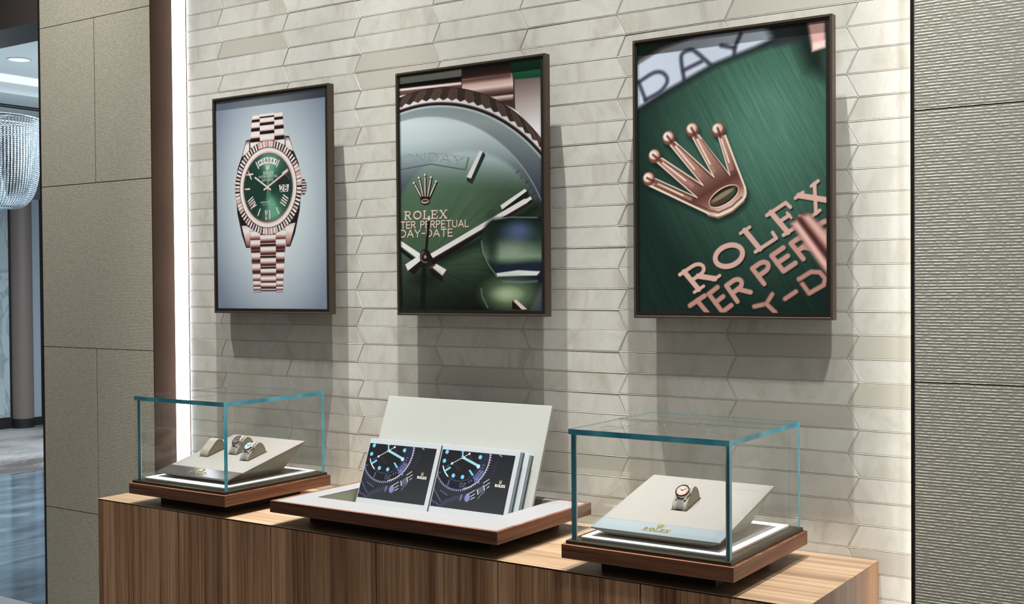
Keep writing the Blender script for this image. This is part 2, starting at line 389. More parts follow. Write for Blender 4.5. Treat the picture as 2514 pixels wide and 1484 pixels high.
# ------------------------------------------------------------------ lettering: centre-line strokes, shared by printed and raised letters
def _arc(cx, cy, rx, ry, a0, a1, n=12):
    return [(cx + rx * math.cos(math.radians(a0 + (a1 - a0) * i / n)), cy + ry * math.sin(math.radians(a0 + (a1 - a0) * i / n))) for i in range(n + 1)]
SANS = {
 'A': (0.80, [([(0, 0), (0.4, 1), (0.8, 0)], 1), ([(0.14, 0.33), (0.66, 0.33)], 1)]),
 'D': (0.74, [([(0, 0), (0, 1), (0.3, 1)] + _arc(0.3, 0.5, 0.42, 0.5, 90, -90) + [(0, 0)], 1)]),
 'E': (0.58, [([(0.56, 1), (0, 1), (0, 0), (0.56, 0)], 1), ([(0, 0.52), (0.5, 0.52)], 1)]),
 'I': (0.05, [([(0, 0), (0, 1)], 1)]),
 'L': (0.52, [([(0, 1), (0, 0), (0.52, 0)], 1)]),
 'M': (0.86, [([(0, 0), (0.05, 1), (0.43, 0.2), (0.81, 1), (0.86, 0)], 1)]),
 'N': (0.74, [([(0, 0), (0, 1), (0.74, 0), (0.74, 1)], 1)]),
 'O': (0.92, [(_arc(0.46, 0.5, 0.46, 0.5, 0, 360, 28), 1)]),
 'P': (0.60, [([(0, 0), (0, 1), (0.33, 1)] + _arc(0.33, 0.75, 0.26, 0.25, 90, -90, 8) + [(0, 0.5)], 1)]),
 'R': (0.64, [([(0, 0), (0, 1), (0.33, 1)] + _arc(0.33, 0.75, 0.26, 0.25, 90, -90, 8) + [(0, 0.5)], 1), ([(0.30, 0.5), (0.64, 0)], 1)]),
 'S': (0.56, [(_arc(0.28, 0.75, 0.26, 0.25, 30, 270, 12) + _arc(0.28, 0.25, 0.28, 0.25, 90, -150, 12)[1:], 1)]),
 'T': (0.70, [([(0, 1), (0.7, 1)], 1), ([(0.35, 1), (0.35, 0)], 1)]),
 'U': (0.70, [([(0, 1), (0, 0.35)] + _arc(0.35, 0.35, 0.35, 0.35, 180, 360, 10) + [(0.7, 1)], 1)]),
 'X': (0.72, [([(0, 0), (0.72, 1)], 1), ([(0, 1), (0.72, 0)], 1)]),
 'Y': (0.74, [([(0, 1), (0.37, 0.48), (0.74, 1)], 1), ([(0.37, 0.48), (0.37, 0)], 1)]),
 'V': (0.70, [([(0, 1), (0.35, 0), (0.70, 1)], 1)]),
 'C': (0.80, [(_arc(0.46, 0.5, 0.46, 0.5, 45, 315, 20), 1)]),
 'F': (0.55, [([(0.55, 1), (0, 1), (0, 0)], 1), ([(0, 0.52), (0.48, 0.52)], 1)]),
 'H': (0.70, [([(0, 0), (0, 1)], 1), ([(0.7, 0), (0.7, 1)], 1), ([(0, 0.52), (0.7, 0.52)], 1)]),
 '-': (0.40, [([(0, 0.48), (0.40, 0.48)], 1)]),
 '0': (0.56, [(_arc(0.28, 0.5, 0.28, 0.5, 0, 360, 24), 1)]),
 '2': (0.56, [(_arc(0.28, 0.72, 0.27, 0.28, 170, -35, 12) + [(0.0, 0.0), (0.56, 0.0)], 1)]),
 '3': (0.56, [(_arc(0.26, 0.75, 0.25, 0.25, 150, -90, 10) + _arc(0.26, 0.25, 0.28, 0.25, 90, -150, 10)[1:], 1)]),
 '8': (0.56, [(_arc(0.28, 0.76, 0.23, 0.24, 0, 360, 20), 1), (_arc(0.28, 0.26, 0.28, 0.26, 0, 360, 20), 1)]),
 ' ': (0.40, []),
}
SERIF = {
 'R': (0.86, [([(0.15, 0), (0.15, 1)], 1.2), ([(0, 0), (0.32, 0)], 0.7), ([(0, 1), (0.45, 1)] + _arc(0.45, 0.75, 0.22, 0.25, 90, -90, 8) + [(0.15, 0.5)], 0.85), ([(0.38, 0.5), (0.70, 0)], 1.2), ([(0.64, 0), (0.86, 0)], 0.7)]),
 'O': (0.92, [(_arc(0.46, 0.5, 0.42, 0.48, 0, 360, 28), 1.15)]),
 'L': (0.72, [([(0.15, 0), (0.15, 1)], 1.2), ([(0, 1), (0.32, 1)], 0.7), ([(0, 0), (0.70, 0), (0.72, 0.28)], 0.8)]),
 'E': (0.74, [([(0.15, 0), (0.15, 1)], 1.2), ([(0, 1), (0.66, 1), (0.68, 0.76)], 0.8), ([(0, 0), (0.70, 0), (0.72, 0.26)], 0.8), ([(0.15, 0.52), (0.5, 0.52)], 0.8), ([(0.5, 0.40), (0.5, 0.64)], 0.6)]),
 'X': (0.90, [([(0.14, 1), (0.76, 0)], 1.2), ([(0.74, 1), (0.14, 0)], 0.8), ([(0, 1), (0.30, 1)], 0.7), ([(0.62, 1), (0.88, 1)], 0.7), ([(0, 0), (0.28, 0)], 0.7), ([(0.62, 0), (0.90, 0)], 0.7)]),
}
def text_strokes(s, font, origin, ex, ey, gap=0.25, arc=None):
    """centre lines of a word: origin = left end of the base line, ex / ey = vectors of one cap height along and up; yields (points, weight)"""
    out = []; x = 0.0
    for ch in s:
        w, strokes = font[ch]
        for pts, k in strokes:
            out.append(([(origin[0] + ex[0] * (x + px) + ey[0] * py, origin[1] + ex[1] * (x + px) + ey[1] * py) for px, py in pts], k))
        x += w + gap
    return out
def text_width(s, font, gap=0.25): return sum(font[c][0] + gap for c in s) - gap
# the five pointed crown, unit height, centred on x = 0
CROWN_TIPS = [(-0.46, 0.72), (-0.26, 0.90), (0.0, 1.0), (0.26, 0.90), (0.46, 0.72)]
CROWN_VALLEYS = [(-0.22, 0.36), (-0.075, 0.40), (0.075, 0.40), (0.22, 0.36)]
def crown_outline():
    p = [(-0.20, 0.04)]
    for i, (tx, ty) in enumerate(CROWN_TIPS):
        p += [(tx - 0.025, ty - 0.03), (tx + 0.025, ty - 0.03)]
        if i < 4: p.append(CROWN_VALLEYS[i])
    p += [(0.20, 0.04), (0.10, 0.0), (-0.10, 0.0)]
    return p
def raised(mb, strokes, to3, w, h):
    """raised letters: every stroke a low bar; to3 maps (u, v, height) to a point"""
    for pts, k in strokes:
        for (a, b) in zip(pts[:-1], pts[1:]):
            dx, dy = b[0] - a[0], b[1] - a[1]; L = math.hypot(dx, dy)
            if L < 1e-9: continue
            nx, ny = -dy / L * w * k / 2, dx / L * w * k / 2; ex, ey = dx / L * w * 0.3, dy / L * w * 0.3
            q = [(a[0] - ex + nx, a[1] - ey + ny), (b[0] + ex + nx, b[1] + ey + ny), (b[0] + ex - nx, b[1] + ey - ny), (a[0] - ex - nx, a[1] - ey - ny)]
            lo = [to3(u, v, 0) for u, v in q]; hi = [to3(u, v, h) for u, v in q]
            mb.loft([lo, hi])

# ================================================================== THE SETTING
def tile_wall():
    """onyx tiles, each one alternately wide and narrow so that the upright joints zigzag"""
    PX, PZ, AMP, X1, ZR = 0.2593, 0.0470, 0.0108, -2.566, 1.2875
    xl, xr, zb, zt = -2.7099, -0.560, -0.95, 1.98
    vs, fs, tone, mi = [], [], [], []
    def colx(k, n):                                   # joint k at row line n
        if k < -0.5: return xl
        x = X1 + PX * k
        return x + (AMP if (n + k) % 2 else -AMP)
    G, BV, DEP = 0.0006, 0.0015, 0.0012
    n0, n1 = int((ZR - zt) / PZ), int((ZR - zb) / PZ)
    for n in range(n0, n1 + 1):
        z_t, z_b = ZR - PZ * n, ZR - PZ * (n + 1)
        for k in range(-1, 8):
            a, bq = (colx(k, n), colx(k + 1, n)); c, d = (colx(k, n + 1), colx(k + 1, n + 1))
            if k == 7: bq = min(bq, xr); d = min(d, xr)
            q = [(a, z_t), (bq, z_t), (d, z_b), (c, z_b)]
            cx, cz = sum(p[0] for p in q) / 4, sum(p[1] for p in q) / 4
            tx, tz, off = rnd.gauss(0, 0.0008), rnd.gauss(0, 0.0025), rnd.uniform(-0.0002, 0.0002)
            def ins(p, e):
                return (p[0] + (e if p[0] < cx else -e), p[1] + (e if p[1] < cz else -e))
            base = len(vs)
            for p in q: x, z = ins(p, G); vs.append((x, 0.0009, z))
            for p in q:
                x, z = ins(p, G + BV); vs.append((x, -DEP + off + (x - cx) * tx + (z - cz) * tz, z))
            fs.append((base + 4, base + 5, base + 6, base + 7))
            fs += [(base + i, base + (i + 1) % 4, base + 4 + (i + 1) % 4, base + 4 + i) for i in range(4)]
            flat = 1.0 if rnd.random() < 0.10 else 0.0
            t = (rnd.random(), rnd.random(), flat)
            tone += [t] * 5; mi += [0] * 5
    def ridge(p, q, hw=0.0014, top=0.0005, up=0.0013):
        dx, dz = q[0] - p[0], q[1] - p[1]; L = math.hypot(dx, dz)
        if L < 1e-6: return
        nx, nz = -dz / L, dx / L; b = len(vs)
        for (x, z) in (p, q):
            for o_, y in ((hw, 0.0), (top, -up), (-top, -up), (-hw, 0.0)): vs.append((x + nx * o_, y, z + nz * o_))
        for i in range(3): fs.append((b + i, b + i + 1, b + 5 + i, b + 4 + i)); tone.append((0, 0, 0)); mi.append(1)
    for n in range(n0, n1 + 1):
        zl = ZR - PZ * n
        for k in range(-1, 8):
            a, bq = colx(k, n), min(colx(k + 1, n), xr)
            ridge((a, zl), (bq, zl))
            if 0 <= k <= 7: ridge((colx(k, n), zl), (colx(k, n + 1), zl - PZ))
    base = len(vs)
    vs += [(xl, 0.001, zb), (xr, 0.001, zb), (xr, 0.001, zt), (xl, 0.001, zt), (xl, 0.06, zb), (xr, 0.06, zb), (xr, 0.06, zt), (xl, 0.06, zt)]
    for f in ((0, 1, 2, 3), (4, 7, 6, 5), (0, 4, 5, 1), (3, 2, 6, 7), (0, 3, 7, 4), (1, 5, 6, 2)):
        fs.append(tuple(base + i for i in f)); tone.append((0, 0, 0)); mi.append(1)
    me = bpy.data.meshes.new('wall_back'); me.from_pydata(vs, [], fs)
    me.materials.append(M['tile']); me.materials.append(M['grout'])
    me.polygons.foreach_set('material_index', mi)
    at = me.attributes.new('tile_tone', 'FLOAT_COLOR', 'FACE')
    at.data.foreach_set('color', [c for t in tone for c in (*t, 1.0)])
    bm = bmesh.new(); bm.from_mesh(me)
    bmesh.ops.recalc_face_normals(bm, faces=bm.faces); bm.to_mesh(me); bm.free()
    for p in me.polygons:
        if p.normal.y > 0.02 and p.center.y < 0.02: p.flip()
    o = bpy.data.objects.new('wall_back', me); COL.objects.link(o)
    return struct(o, 'pale onyx tile wall with zigzag upright joints')
tile_wall()

CF = -0.0767                                          # face of the stone clad walls
def clad(name, x0, x1, rows, joints, yb, mat, label):
    mb = MB(); g = 0.0011
    mb.box(x0, x1, CF + 0.004, yb, rows[-1], rows[0], 1)
    for i in range(len(rows) - 1):
        xs = [x0] + ([joints[i]] if joints[i] else []) + [x1]
        for a, b in zip(xs[:-1], xs[1:]):
            mb.box(a + (g if a != x0 else 0), b - (g if b != x1 else 0), CF, CF + 0.0045, rows[i + 1] + g, rows[i] - g, 0)
    return struct(mb.build(name, [mat, M['shadow_gap']]), label)
clad('wall_left', -3.305, -2.7745, [1.98, 1.360, 0.8630, 0.3612, -0.1440, -0.65, -0.95], [None, -3.034, None, -3.040, None, None], 0.30, M['stone_fine'], 'combed grey-beige stone wall left of the light strip')
clad('wall_right', -0.6105, 0.62, [1.98, 1.365, 0.8645, 0.3603, -0.1440, -0.65, -0.95], [None] * 6, 0.06, M['stone'], 'combed grey-beige stone wall on the right')
struct(MB().box(-3.3135, -3.3052, CF - 0.0015, 0.30, -0.95, 1.98).build('trim_1', M['black']), 'black upright metal edge left of the stone wall')
struct(MB().box(-2.7744, -2.7726, CF - 0.001, -0.0005, -0.95, 1.98).box(-2.7760, -2.7744, CF - 0.001, CF + 0.01, -0.95, 1.98, 1).build('trim_2', [M['bronze'], M['black']]), 'brown metal reveal beside the light strip')
struct(MB().box(-0.6172, -0.6107, CF - 0.0015, 0.0, -0.95, 1.98).build('trim_3', M['black']), 'black upright metal edge of the right stone wall')
struct(MB().box(-2.7116, -2.7101, -0.0018, 0.05, -0.95, 1.98).build('trim_4', M['copper']), 'thin copper strip at the left end of the tile wall')

mb = MB(); prof = [(-2.7725, -0.0005), (-2.757, -0.0045), (-2.738, -0.0110), (-2.722, -0.0130), (-2.7125, -0.0105), (-2.7118, -0.006)]
mb.loft([[(x, y, z) for x, y in prof] + [(-2.7118, 0.03, z), (-2.7726, 0.03, z)] for z in (-0.949, 1.97)])
o = mb.build('light_strip', M['led'], smooth=True); o.location.z += Z0
tag(o, 'tall glowing white light strip beside the brown metal reveal', 'light')
o = MB().box(-0.6215, -0.6175, -0.052, -0.006, -0.949, 1.97).build('light_strip', M['led_hidden']); o.location.z += Z0
tag(o, 'hidden upright light strip behind the black edge of the right stone wall', 'light')

# floors and the room beyond the opening on the left
struct(MB().box(-9.5, 3.0, -5.0, 0.98, -1.0, -0.95).build('floor', M['shop_floor']), 'light grey shop floor')
struct(MB().box(-8.60, -2.0, 0.981, 9.0, -1.0, -0.95).build('floor_marble', M['floor']), 'polished blue-grey marble floor of the next room')
struct(MB().box(-11.6, -8.601, 0.981, 9.0, -1.0, -0.949).build('floor_carpet', M['carpet']), 'mottled grey carpet of the next room')
struct(MB().box(-5.2, -3.314, -0.072, 0.10, 1.3855, 2.35).build('wall_header', M['header']), 'dark header above the opening to the next room')
struct(MB().box(-11.6, -11.44, 0.5, 9.0, -0.95, 2.6).build('wall_far', M['room_wall']), 'grey far wall of the next room')
struct(MB().box(-8.62, -2.6, 0.35, 9.0, 2.20, 2.26).build('ceiling', M['room_ceiling']), 'pale high ceiling of the next room')
struct(MB().box(-11.44, -8.62, 0.35, 9.0, 2.10, 2.26).build('ceiling_soffit', M['room_ceiling']), 'lower pale ceiling of the next room')
o = MB().box(-8.615, -8.36, 0.4, 8.9, 2.185, 2.199).build('light_cove', M['cove_white']); o.location.z += Z0
tag(o, 'bright light cove along the ceiling of the next room', 'light')
o = MB().box(-9.27, -9.235, 0.5, 8.9, 2.092, 2.0998).box(-9.17, -9.135, 0.5, 8.9, 2.092, 2.0998).build('air_slot', M['far_black']); o.location.z += Z0
tag(o, 'thin black double air slot in the lower ceiling of the next room', 'vent')
struct(MB().box(-11.44, -11.43, 4.98, 9.0, -0.95, 1.94).build('trim_5', plain('slate_panel', (112, 120, 132), 0.45)), 'slate grey panelling on the far wall')
t = thing('marble_panel', 'pale veined marble panel at the left end of the far wall', 'panel', (-11.436, 4.0, -0.95))
MB().box(0.0, 0.05, -1.8, 0.955, 0.12, 2.75).build('slab', M['marble_panel'], t)
MB().box(0.0, 0.06, -1.8, 0.970, 0.0, 0.12).build('plinth', M['far_black'], t)
MB().box(0.0, 0.056, 0.955, 0.970, 0.12, 2.75).build('edge_trim', M['far_black'], t)
t = thing('column', 'round brown column between the marble panel and the grey door', 'column', (-11.36, 5.085, -0.95))
MB().lathe([(0.112, 0.10), (0.112, 2.90)], 40).build('shaft', M['far_brown'], t, smooth=True)
MB().lathe([(0.118, 0.0), (0.118, 0.10)], 40).build('base', M['far_black'], t, smooth=True)
t = thing('door', 'grey panelled door with a dark frame on the far wall', 'door', (-11.43, 5.21, -0.95))
MB().box(0.0, 0.03, 0.0, 0.125, 0.09, 2.44).build('leaf', M['far_door'], t)
MB().box(0.0, 0.035, 0.145, 0.80, 0.09, 2.42).build('leaf', M['far_door'], t)
MB().box(0.0, 0.05, 0.0, 0.80, 0.0, 0.09).box(0.0, 0.05, 0.127, 0.143, 0.09, 2.44).box(0.0, 0.05, 0.127, 0.80, 2.42, 2.44).build('frame', M['far_black'], t)
t = thing('ceiling_downlight', 'round white recessed downlight in the ceiling of the next room', 'light', (-7.75, 2.747, 2.20))
MB().lathe([(0.072, -0.003), (0.072, 0.0)], 32).build('diffuser', M['lamp_white'], t)
MB().lathe([(0.072, -0.006), (0.085, -0.006), (0.085, 0.0), (0.072, 0.0)], 32, cap=False).build('ring', M['room_ceiling'], t)

# chandelier of bead strands
t = thing('chandelier', 'crystal bead chandelier hanging in the next room', 'chandelier', (-6.066, 1.4486, 1.4823))
RC = 0.272
for zz, rr in ((0.0, RC), (-0.055, RC * 0.985)):
    MB().tube([(rr * math.cos(2 * math.pi * i / 64), rr * math.sin(2 * math.pi * i / 64), zz) for i in range(64)], 0.0045 if zz == 0 else 0.002, 8, closed=True).build('ring', M['chrome'], t, smooth=True)
MB().tube([(0, 0, 0.0), (0, 0, 0.712)], 0.008, 10).tube([(-RC, 0, 0), (RC, 0, 0)], 0.004, 8).tube([(0, -RC, 0), (0, RC, 0)], 0.004, 8).lathe([(0.08, 0.70), (0.08, 0.717)], 24).build('stem', M['chrome'], t, smooth=True)
ctrl = [(RC, -0.004), (RC, -0.10), (RC * 0.99, -0.22), (RC * 0.95, -0.33), (RC * 0.86, -0.42), (RC * 0.70, -0.475), (RC * 0.52, -0.488), (RC * 0.38, -0.45), (RC * 0.28, -0.36), (RC * 0.20, -0.22), (RC * 0.16, -0.05)]
def resample(P, step):
    out = [P[0]]; acc = 0.0
    for a, b in zip(P[:-1], P[1:]):
        L = math.dist(a, b); s = step - acc
        while s <= L: out.append(tuple(a[i] + (b[i] - a[i]) * s / L for i in range(len(a)))); s += step
        acc = (acc + L) % step
    return out
def catmull(P, n=8):
    out = []
    for i in range(len(P) - 1):
        p0, p1, p2, p3 = P[max(i - 1, 0)], P[i], P[i + 1], P[min(i + 2, len(P) - 1)]
        for k in range(n):
            u = k / n
            out.append(tuple(0.5 * ((2 * b) + (-a + c) * u + (2 * a - 5 * b + 4 * c - d) * u * u + (-a + 3 * b - 3 * c + d) * u ** 3) for a, b, c, d in zip(p0, p1, p2, p3)))
    out.append(P[-1]); return out
bm = bmesh.new()
for r, z in resample(catmull(ctrl), 0.0112):
    bmesh.ops.create_icosphere(bm, subdivisions=1, radius=0.0052, matrix=Matrix.Translation((r, 0, z)))
me = bpy.data.meshes.new('bead_strand'); bm.to_mesh(me); bm.free(); me.materials.append(M['crystal'])
me.polygons.foreach_set('use_smooth', [True] * len(me.polygons))
strand = bpy.data.objects.new('bead_strand', me); COL.objects.link(strand); strand.parent = t
for k in range(1, 84):
    c = strand.copy(); COL.objects.link(c); c.rotation_euler.z = 2 * math.pi * k / 84

# ================================================================== THE COUNTER
KL, KR, KF = -2.5974, -0.7009, -0.4042
t = thing('display_counter', 'long walnut counter with flush doors under the display cases', 'counter', (0, 0, -0.95))
H = 0.95
MB().box(KL + 0.004, KR - 0.022, KF + 0.022, -0.005, 0.06, H - 0.0245).box(KL + 0.03, KR - 0.03, KF + 0.06, -0.01, 0.0, 0.06).build('carcass', M['shadow_gap'], t)
MB().box(KL, KR, KF, -0.0040, H - 0.0012, H, 0).box(KL + 0.001, KR - 0.0205, KF + 0.003, -0.0042, H - 0.024, H - 0.0012, 1).build('countertop', [M['walnut_top'], M['shadow_gap']], t)
MB().box(KR - 0.0200, KR, KF, -0.0040, 0.05, H - 0.0014).build('end_panel', M['walnut_end'], t)
gx = [KL, -2.2847, -1.9670, -1.6510, -1.3328, -1.0148, KR - 0.0215]
for a, b in zip(gx[:-1], gx[1:]):
    MB().box(a + 0.0016, b - 0.0016, KF, KF + 0.0195, 0.055, H - 0.0036).build('door', M['walnut_door'], t)

# ================================================================== DISPLAY CASES
def make_case(label, loc):
    t = thing('display_case', label, 'display case', loc, group='glass display cases on the counter')
    MB().box(-0.118, 0.118, -0.128, 0.128, 0.0, 0.0262).build('plinth', M['plinth'], t)
    MB().box(-0.1757, 0.1757, -0.1805, 0.1805, 0.0262, 0.0532).build('base', [M['walnut_base'], M['walnut_base_side']], t, bevel=0.0006, segs=1, side=1)
    MB().box(-0.1688, 0.1688, -0.1755, 0.1755, 0.0532, 0.0600).build('rim', M['rim'], t, bevel=0.0006, segs=1)
    gx_, gy_, th, z0, z1 = 0.1645, 0.1705, 0.0100, 0.0600, 0.2720
    e = 0.0002
    gm = [M['glass'], M['glass_edge']]
    zp = z1 - th - e
    MB().slab_faces(-gx_, gx_, -gy_, -gy_ + th, z0, zp, ('+x',)).build('front_pane', gm, t)
    MB().slab_faces(-gx_, gx_, gy_ - th, gy_, z0, zp, ('+x',)).build('back_pane', gm, t)
    MB().slab_faces(-gx_, -gx_ + th, -gy_ + th + e, gy_ - th - e, z0, zp, ('-y',)).build('side_pane', gm, t)
    MB().slab_faces(gx_ - th, gx_, -gy_ + th + e, gy_ - th - e, z0, zp, ('-y',)).build('side_pane', gm, t)
    MB().slab_faces(-gx_, gx_, -gy_, gy_, z1 - th, z1, ('-y', '+x')).build('top_pane', [M['glass_top'], M['glass_edge']], t)
    ch = 0.0022
    MB().box(-gx_ - 0.0002, gx_, gy_ + 0.0001, gy_ + 0.0004, z1 - ch, z1).box(-gx_ - 0.0004, -gx_ - 0.0001, -gy_, gy_, z1 - ch, z1).build('edge_line', M['glass_edge'], t)
    s = MB(); q = 0.0018; xi, yi, zt = gx_ - th, gy_ - th, z1 - th - e
    for x0, x1 in ((-xi, -xi + q), (xi - q, xi)): s.box(x0, x1, -yi, -yi + q, z0, zt - q)
    s.box(-xi, xi, -yi, -yi + q, zt - q, zt)
    s.build('edge_seal', M['seal'], t)
    MB().box(-0.1475, 0.1475, -0.1545, 0.1545, 0.0600, 0.0668).build('pad', M['white_pad'], t, bevel=0.0022, segs=3, smooth=True)
    MB().box(-0.1225, 0.1225, -0.1295, 0.1295, 0.0666, 0.0670).build('pad_inlay', M['beige_pad'], t)
    return t
CASE_R, CASE_L = (-1.0028, -0.2325, 0.0), (-2.2908, -0.2265, 0.0)
make_case('glass display case on walnut base holding a single watch, at the right end', CASE_R)
make_case('glass display case on walnut base holding two watches, at the left end', CASE_L)

# sloped stand inside a case; local origin on the case pad, under the middle of its front edge
def ob_(tilt):
    c, s = math.cos(tilt), math.sin(tilt)
    return lambda x, e, n, y0=0.0, z0=0.0: (x, y0 + e * c - n * s, z0 + e * s + n * c)
def make_stand(label, loc, tilt, zf, slots, plate):
    t = thing('display_stand', label, 'display stand', loc, group='sloped stands inside the glass cases')
    P0 = ob_(tilt)
    P = lambda x, e, n: P0(x, e, n, 0.0, zf)
    W, L, S = 0.1325, 0.2685, 0.0465
    def plate_mb(x0, x1, e0, e1, n0, n1, mi=0, mb=None):
        mb = mb or MB()
        return mb.loft([[P(x0, e0, n0), P(x1, e0, n0), P(x1, e1, n0), P(x0, e1, n0)], [P(x0, e0, n1), P(x1, e0, n1), P(x1, e1, n1), P(x0, e1, n1)]], mi=mi)
    plate_mb(-W, W, S + 0.0003, L, -0.0035, 0.0).build('top_panel', M['beige_top'], t, bevel=0.0007, segs=2)
    plate_mb(-W, W, 0.0, S - 0.0003, -0.0035, 0.0002).build('front_plate', plate, t, bevel=0.0004, segs=1)
    up = [P(-W + 0.002, 0.002, -0.0036), P(W - 0.002, 0.002, -0.0036), P(W - 0.002, L - 0.003, -0.0036), P(-W + 0.002, L - 0.003, -0.0036)]
    lo = [(-0.098, 0.022, 0.0003), (0.098, 0.022, 0.0003), (0.098, 0.205, 0.0003), (-0.098, 0.205, 0.0003)]
    MB().loft([lo, up]).build('body', M['beige_side'], t)
    for sx, se in slots:
        plate_mb(sx - 0.0168, sx + 0.0168, se - 0.0016, se + 0.0668, 0.0, 0.00035).build('slot', M['shadow_gap'], t)
    to3 = lambda u, v, h: P(u, v, 0.0002 + h)
    m = MB(); hcap = 0.0108; wd = text_width('ROLEX', SERIF, 0.20) * hcap
    raised(m, text_strokes('ROLEX', SERIF, (-wd / 2 - 0.0015, 0.0135), (hcap, 0), (0, hcap), 0.20), to3, 0.0017, 0.0009)
    m.build('lettering', M['gold'], t)
    m = MB(); k = 0.0150; pts = [(x * k - 0.002, y * k + 0.0278) for x, y in crown_outline()]
    m.loft([[to3(u, v, 0) for u, v in pts], [to3(u, v, 0.0010) for u, v in pts]])
    for tx, ty in CROWN_TIPS:
        c = to3(tx * k - 0.002, ty * k + 0.0278, 0.0005)
        m.lathe([(0.0, -0.0010), (0.0008, -0.0006), (0.0010, 0.0), (0.0008, 0.0006), (0.0, 0.0010)], 10, c)
    m.build('emblem', M['gold'], t)
    return t, P
PADZ = 0.0671
YR, ZR_, TR = -0.1435, 0.0840 - PADZ, math.radians(13.7)
YL, ZL_, TL = -0.1310, 0.0795 - PADZ, math.radians(14.0)
stR = (CASE_R[0], CASE_R[1] + YR, PADZ); stL = (CASE_L[0] + 0.003, CASE_L[1] + YL, PADZ)
SLOT_R = [(-0.0005, 0.1128)]
SLOT_L = [(-0.0820, 0.1125), (-0.0065, 0.1425), (0.0650, 0.1148)]
make_stand('sloped beige stand with a pale metal front plate in the right glass case', stR, TR, ZR_, SLOT_R, M['steel_plate'])
make_stand('sloped beige stand with a metal front plate painted with a dark reflection in the left glass case', stL, TL, ZL_, SLOT_L, M['plate_dark_reflection'])

# watch cushion: an arch that stands in its slot; local axes x across, y up the slope, z off the stand
PROF = [(0.0, 0.0), (0.0027, 0.0062), (0.0100, 0.0138), (0.0190, 0.0192), (0.0284, 0.0244), (0.0365, 0.0292), (0.0440, 0.0312), (0.0515, 0.0300), (0.0590, 0.0230), (0.0632, 0.0120), (0.0647, 0.0)]
ARC = catmull(PROF, 5)
def make_cushion(label, loc, tilt):
    t = thing('watch_cushion', label, 'watch cushion', loc, (tilt, 0, 0), group='watch cushions on the sloped stands')
    hw = 0.0147
    inner = [(0.0324 + (y - 0.0324) * 0.965, z * 0.965) for y, z in ARC]
    m = MB()
    rings = []
    for x, prof in ((-hw, inner), (-hw + 0.0010, ARC), (hw - 0.0010, ARC), (hw, inner)): rings.append([(x, y, z + 0.0004) for y, z in prof])
    m.loft(rings, cap=False)
    n = len(ARC)
    m.build('cushion_band', M['cushion'], t, smooth=True)
    for x in (-hw, hw):
        MB().prism([(x - 0.0003, y, z + 0.0004) for y, z in inner], (0.0006, 0, 0)).build('side_panel', M['cushion_side'], t)
        MB().tube([(x, y, z + 0.0006) for y, z in inner], 0.0006, 6).build('piping', M['piping'], t, smooth=True)
    return t
def on_stand(st, zf, tilt, sx, se):
    c, s = math.cos(tilt), math.sin(tilt); n = 0.0004
    return (st[0] + sx, st[1] + se * c - n * s, st[2] + zf + se * s + n * c)

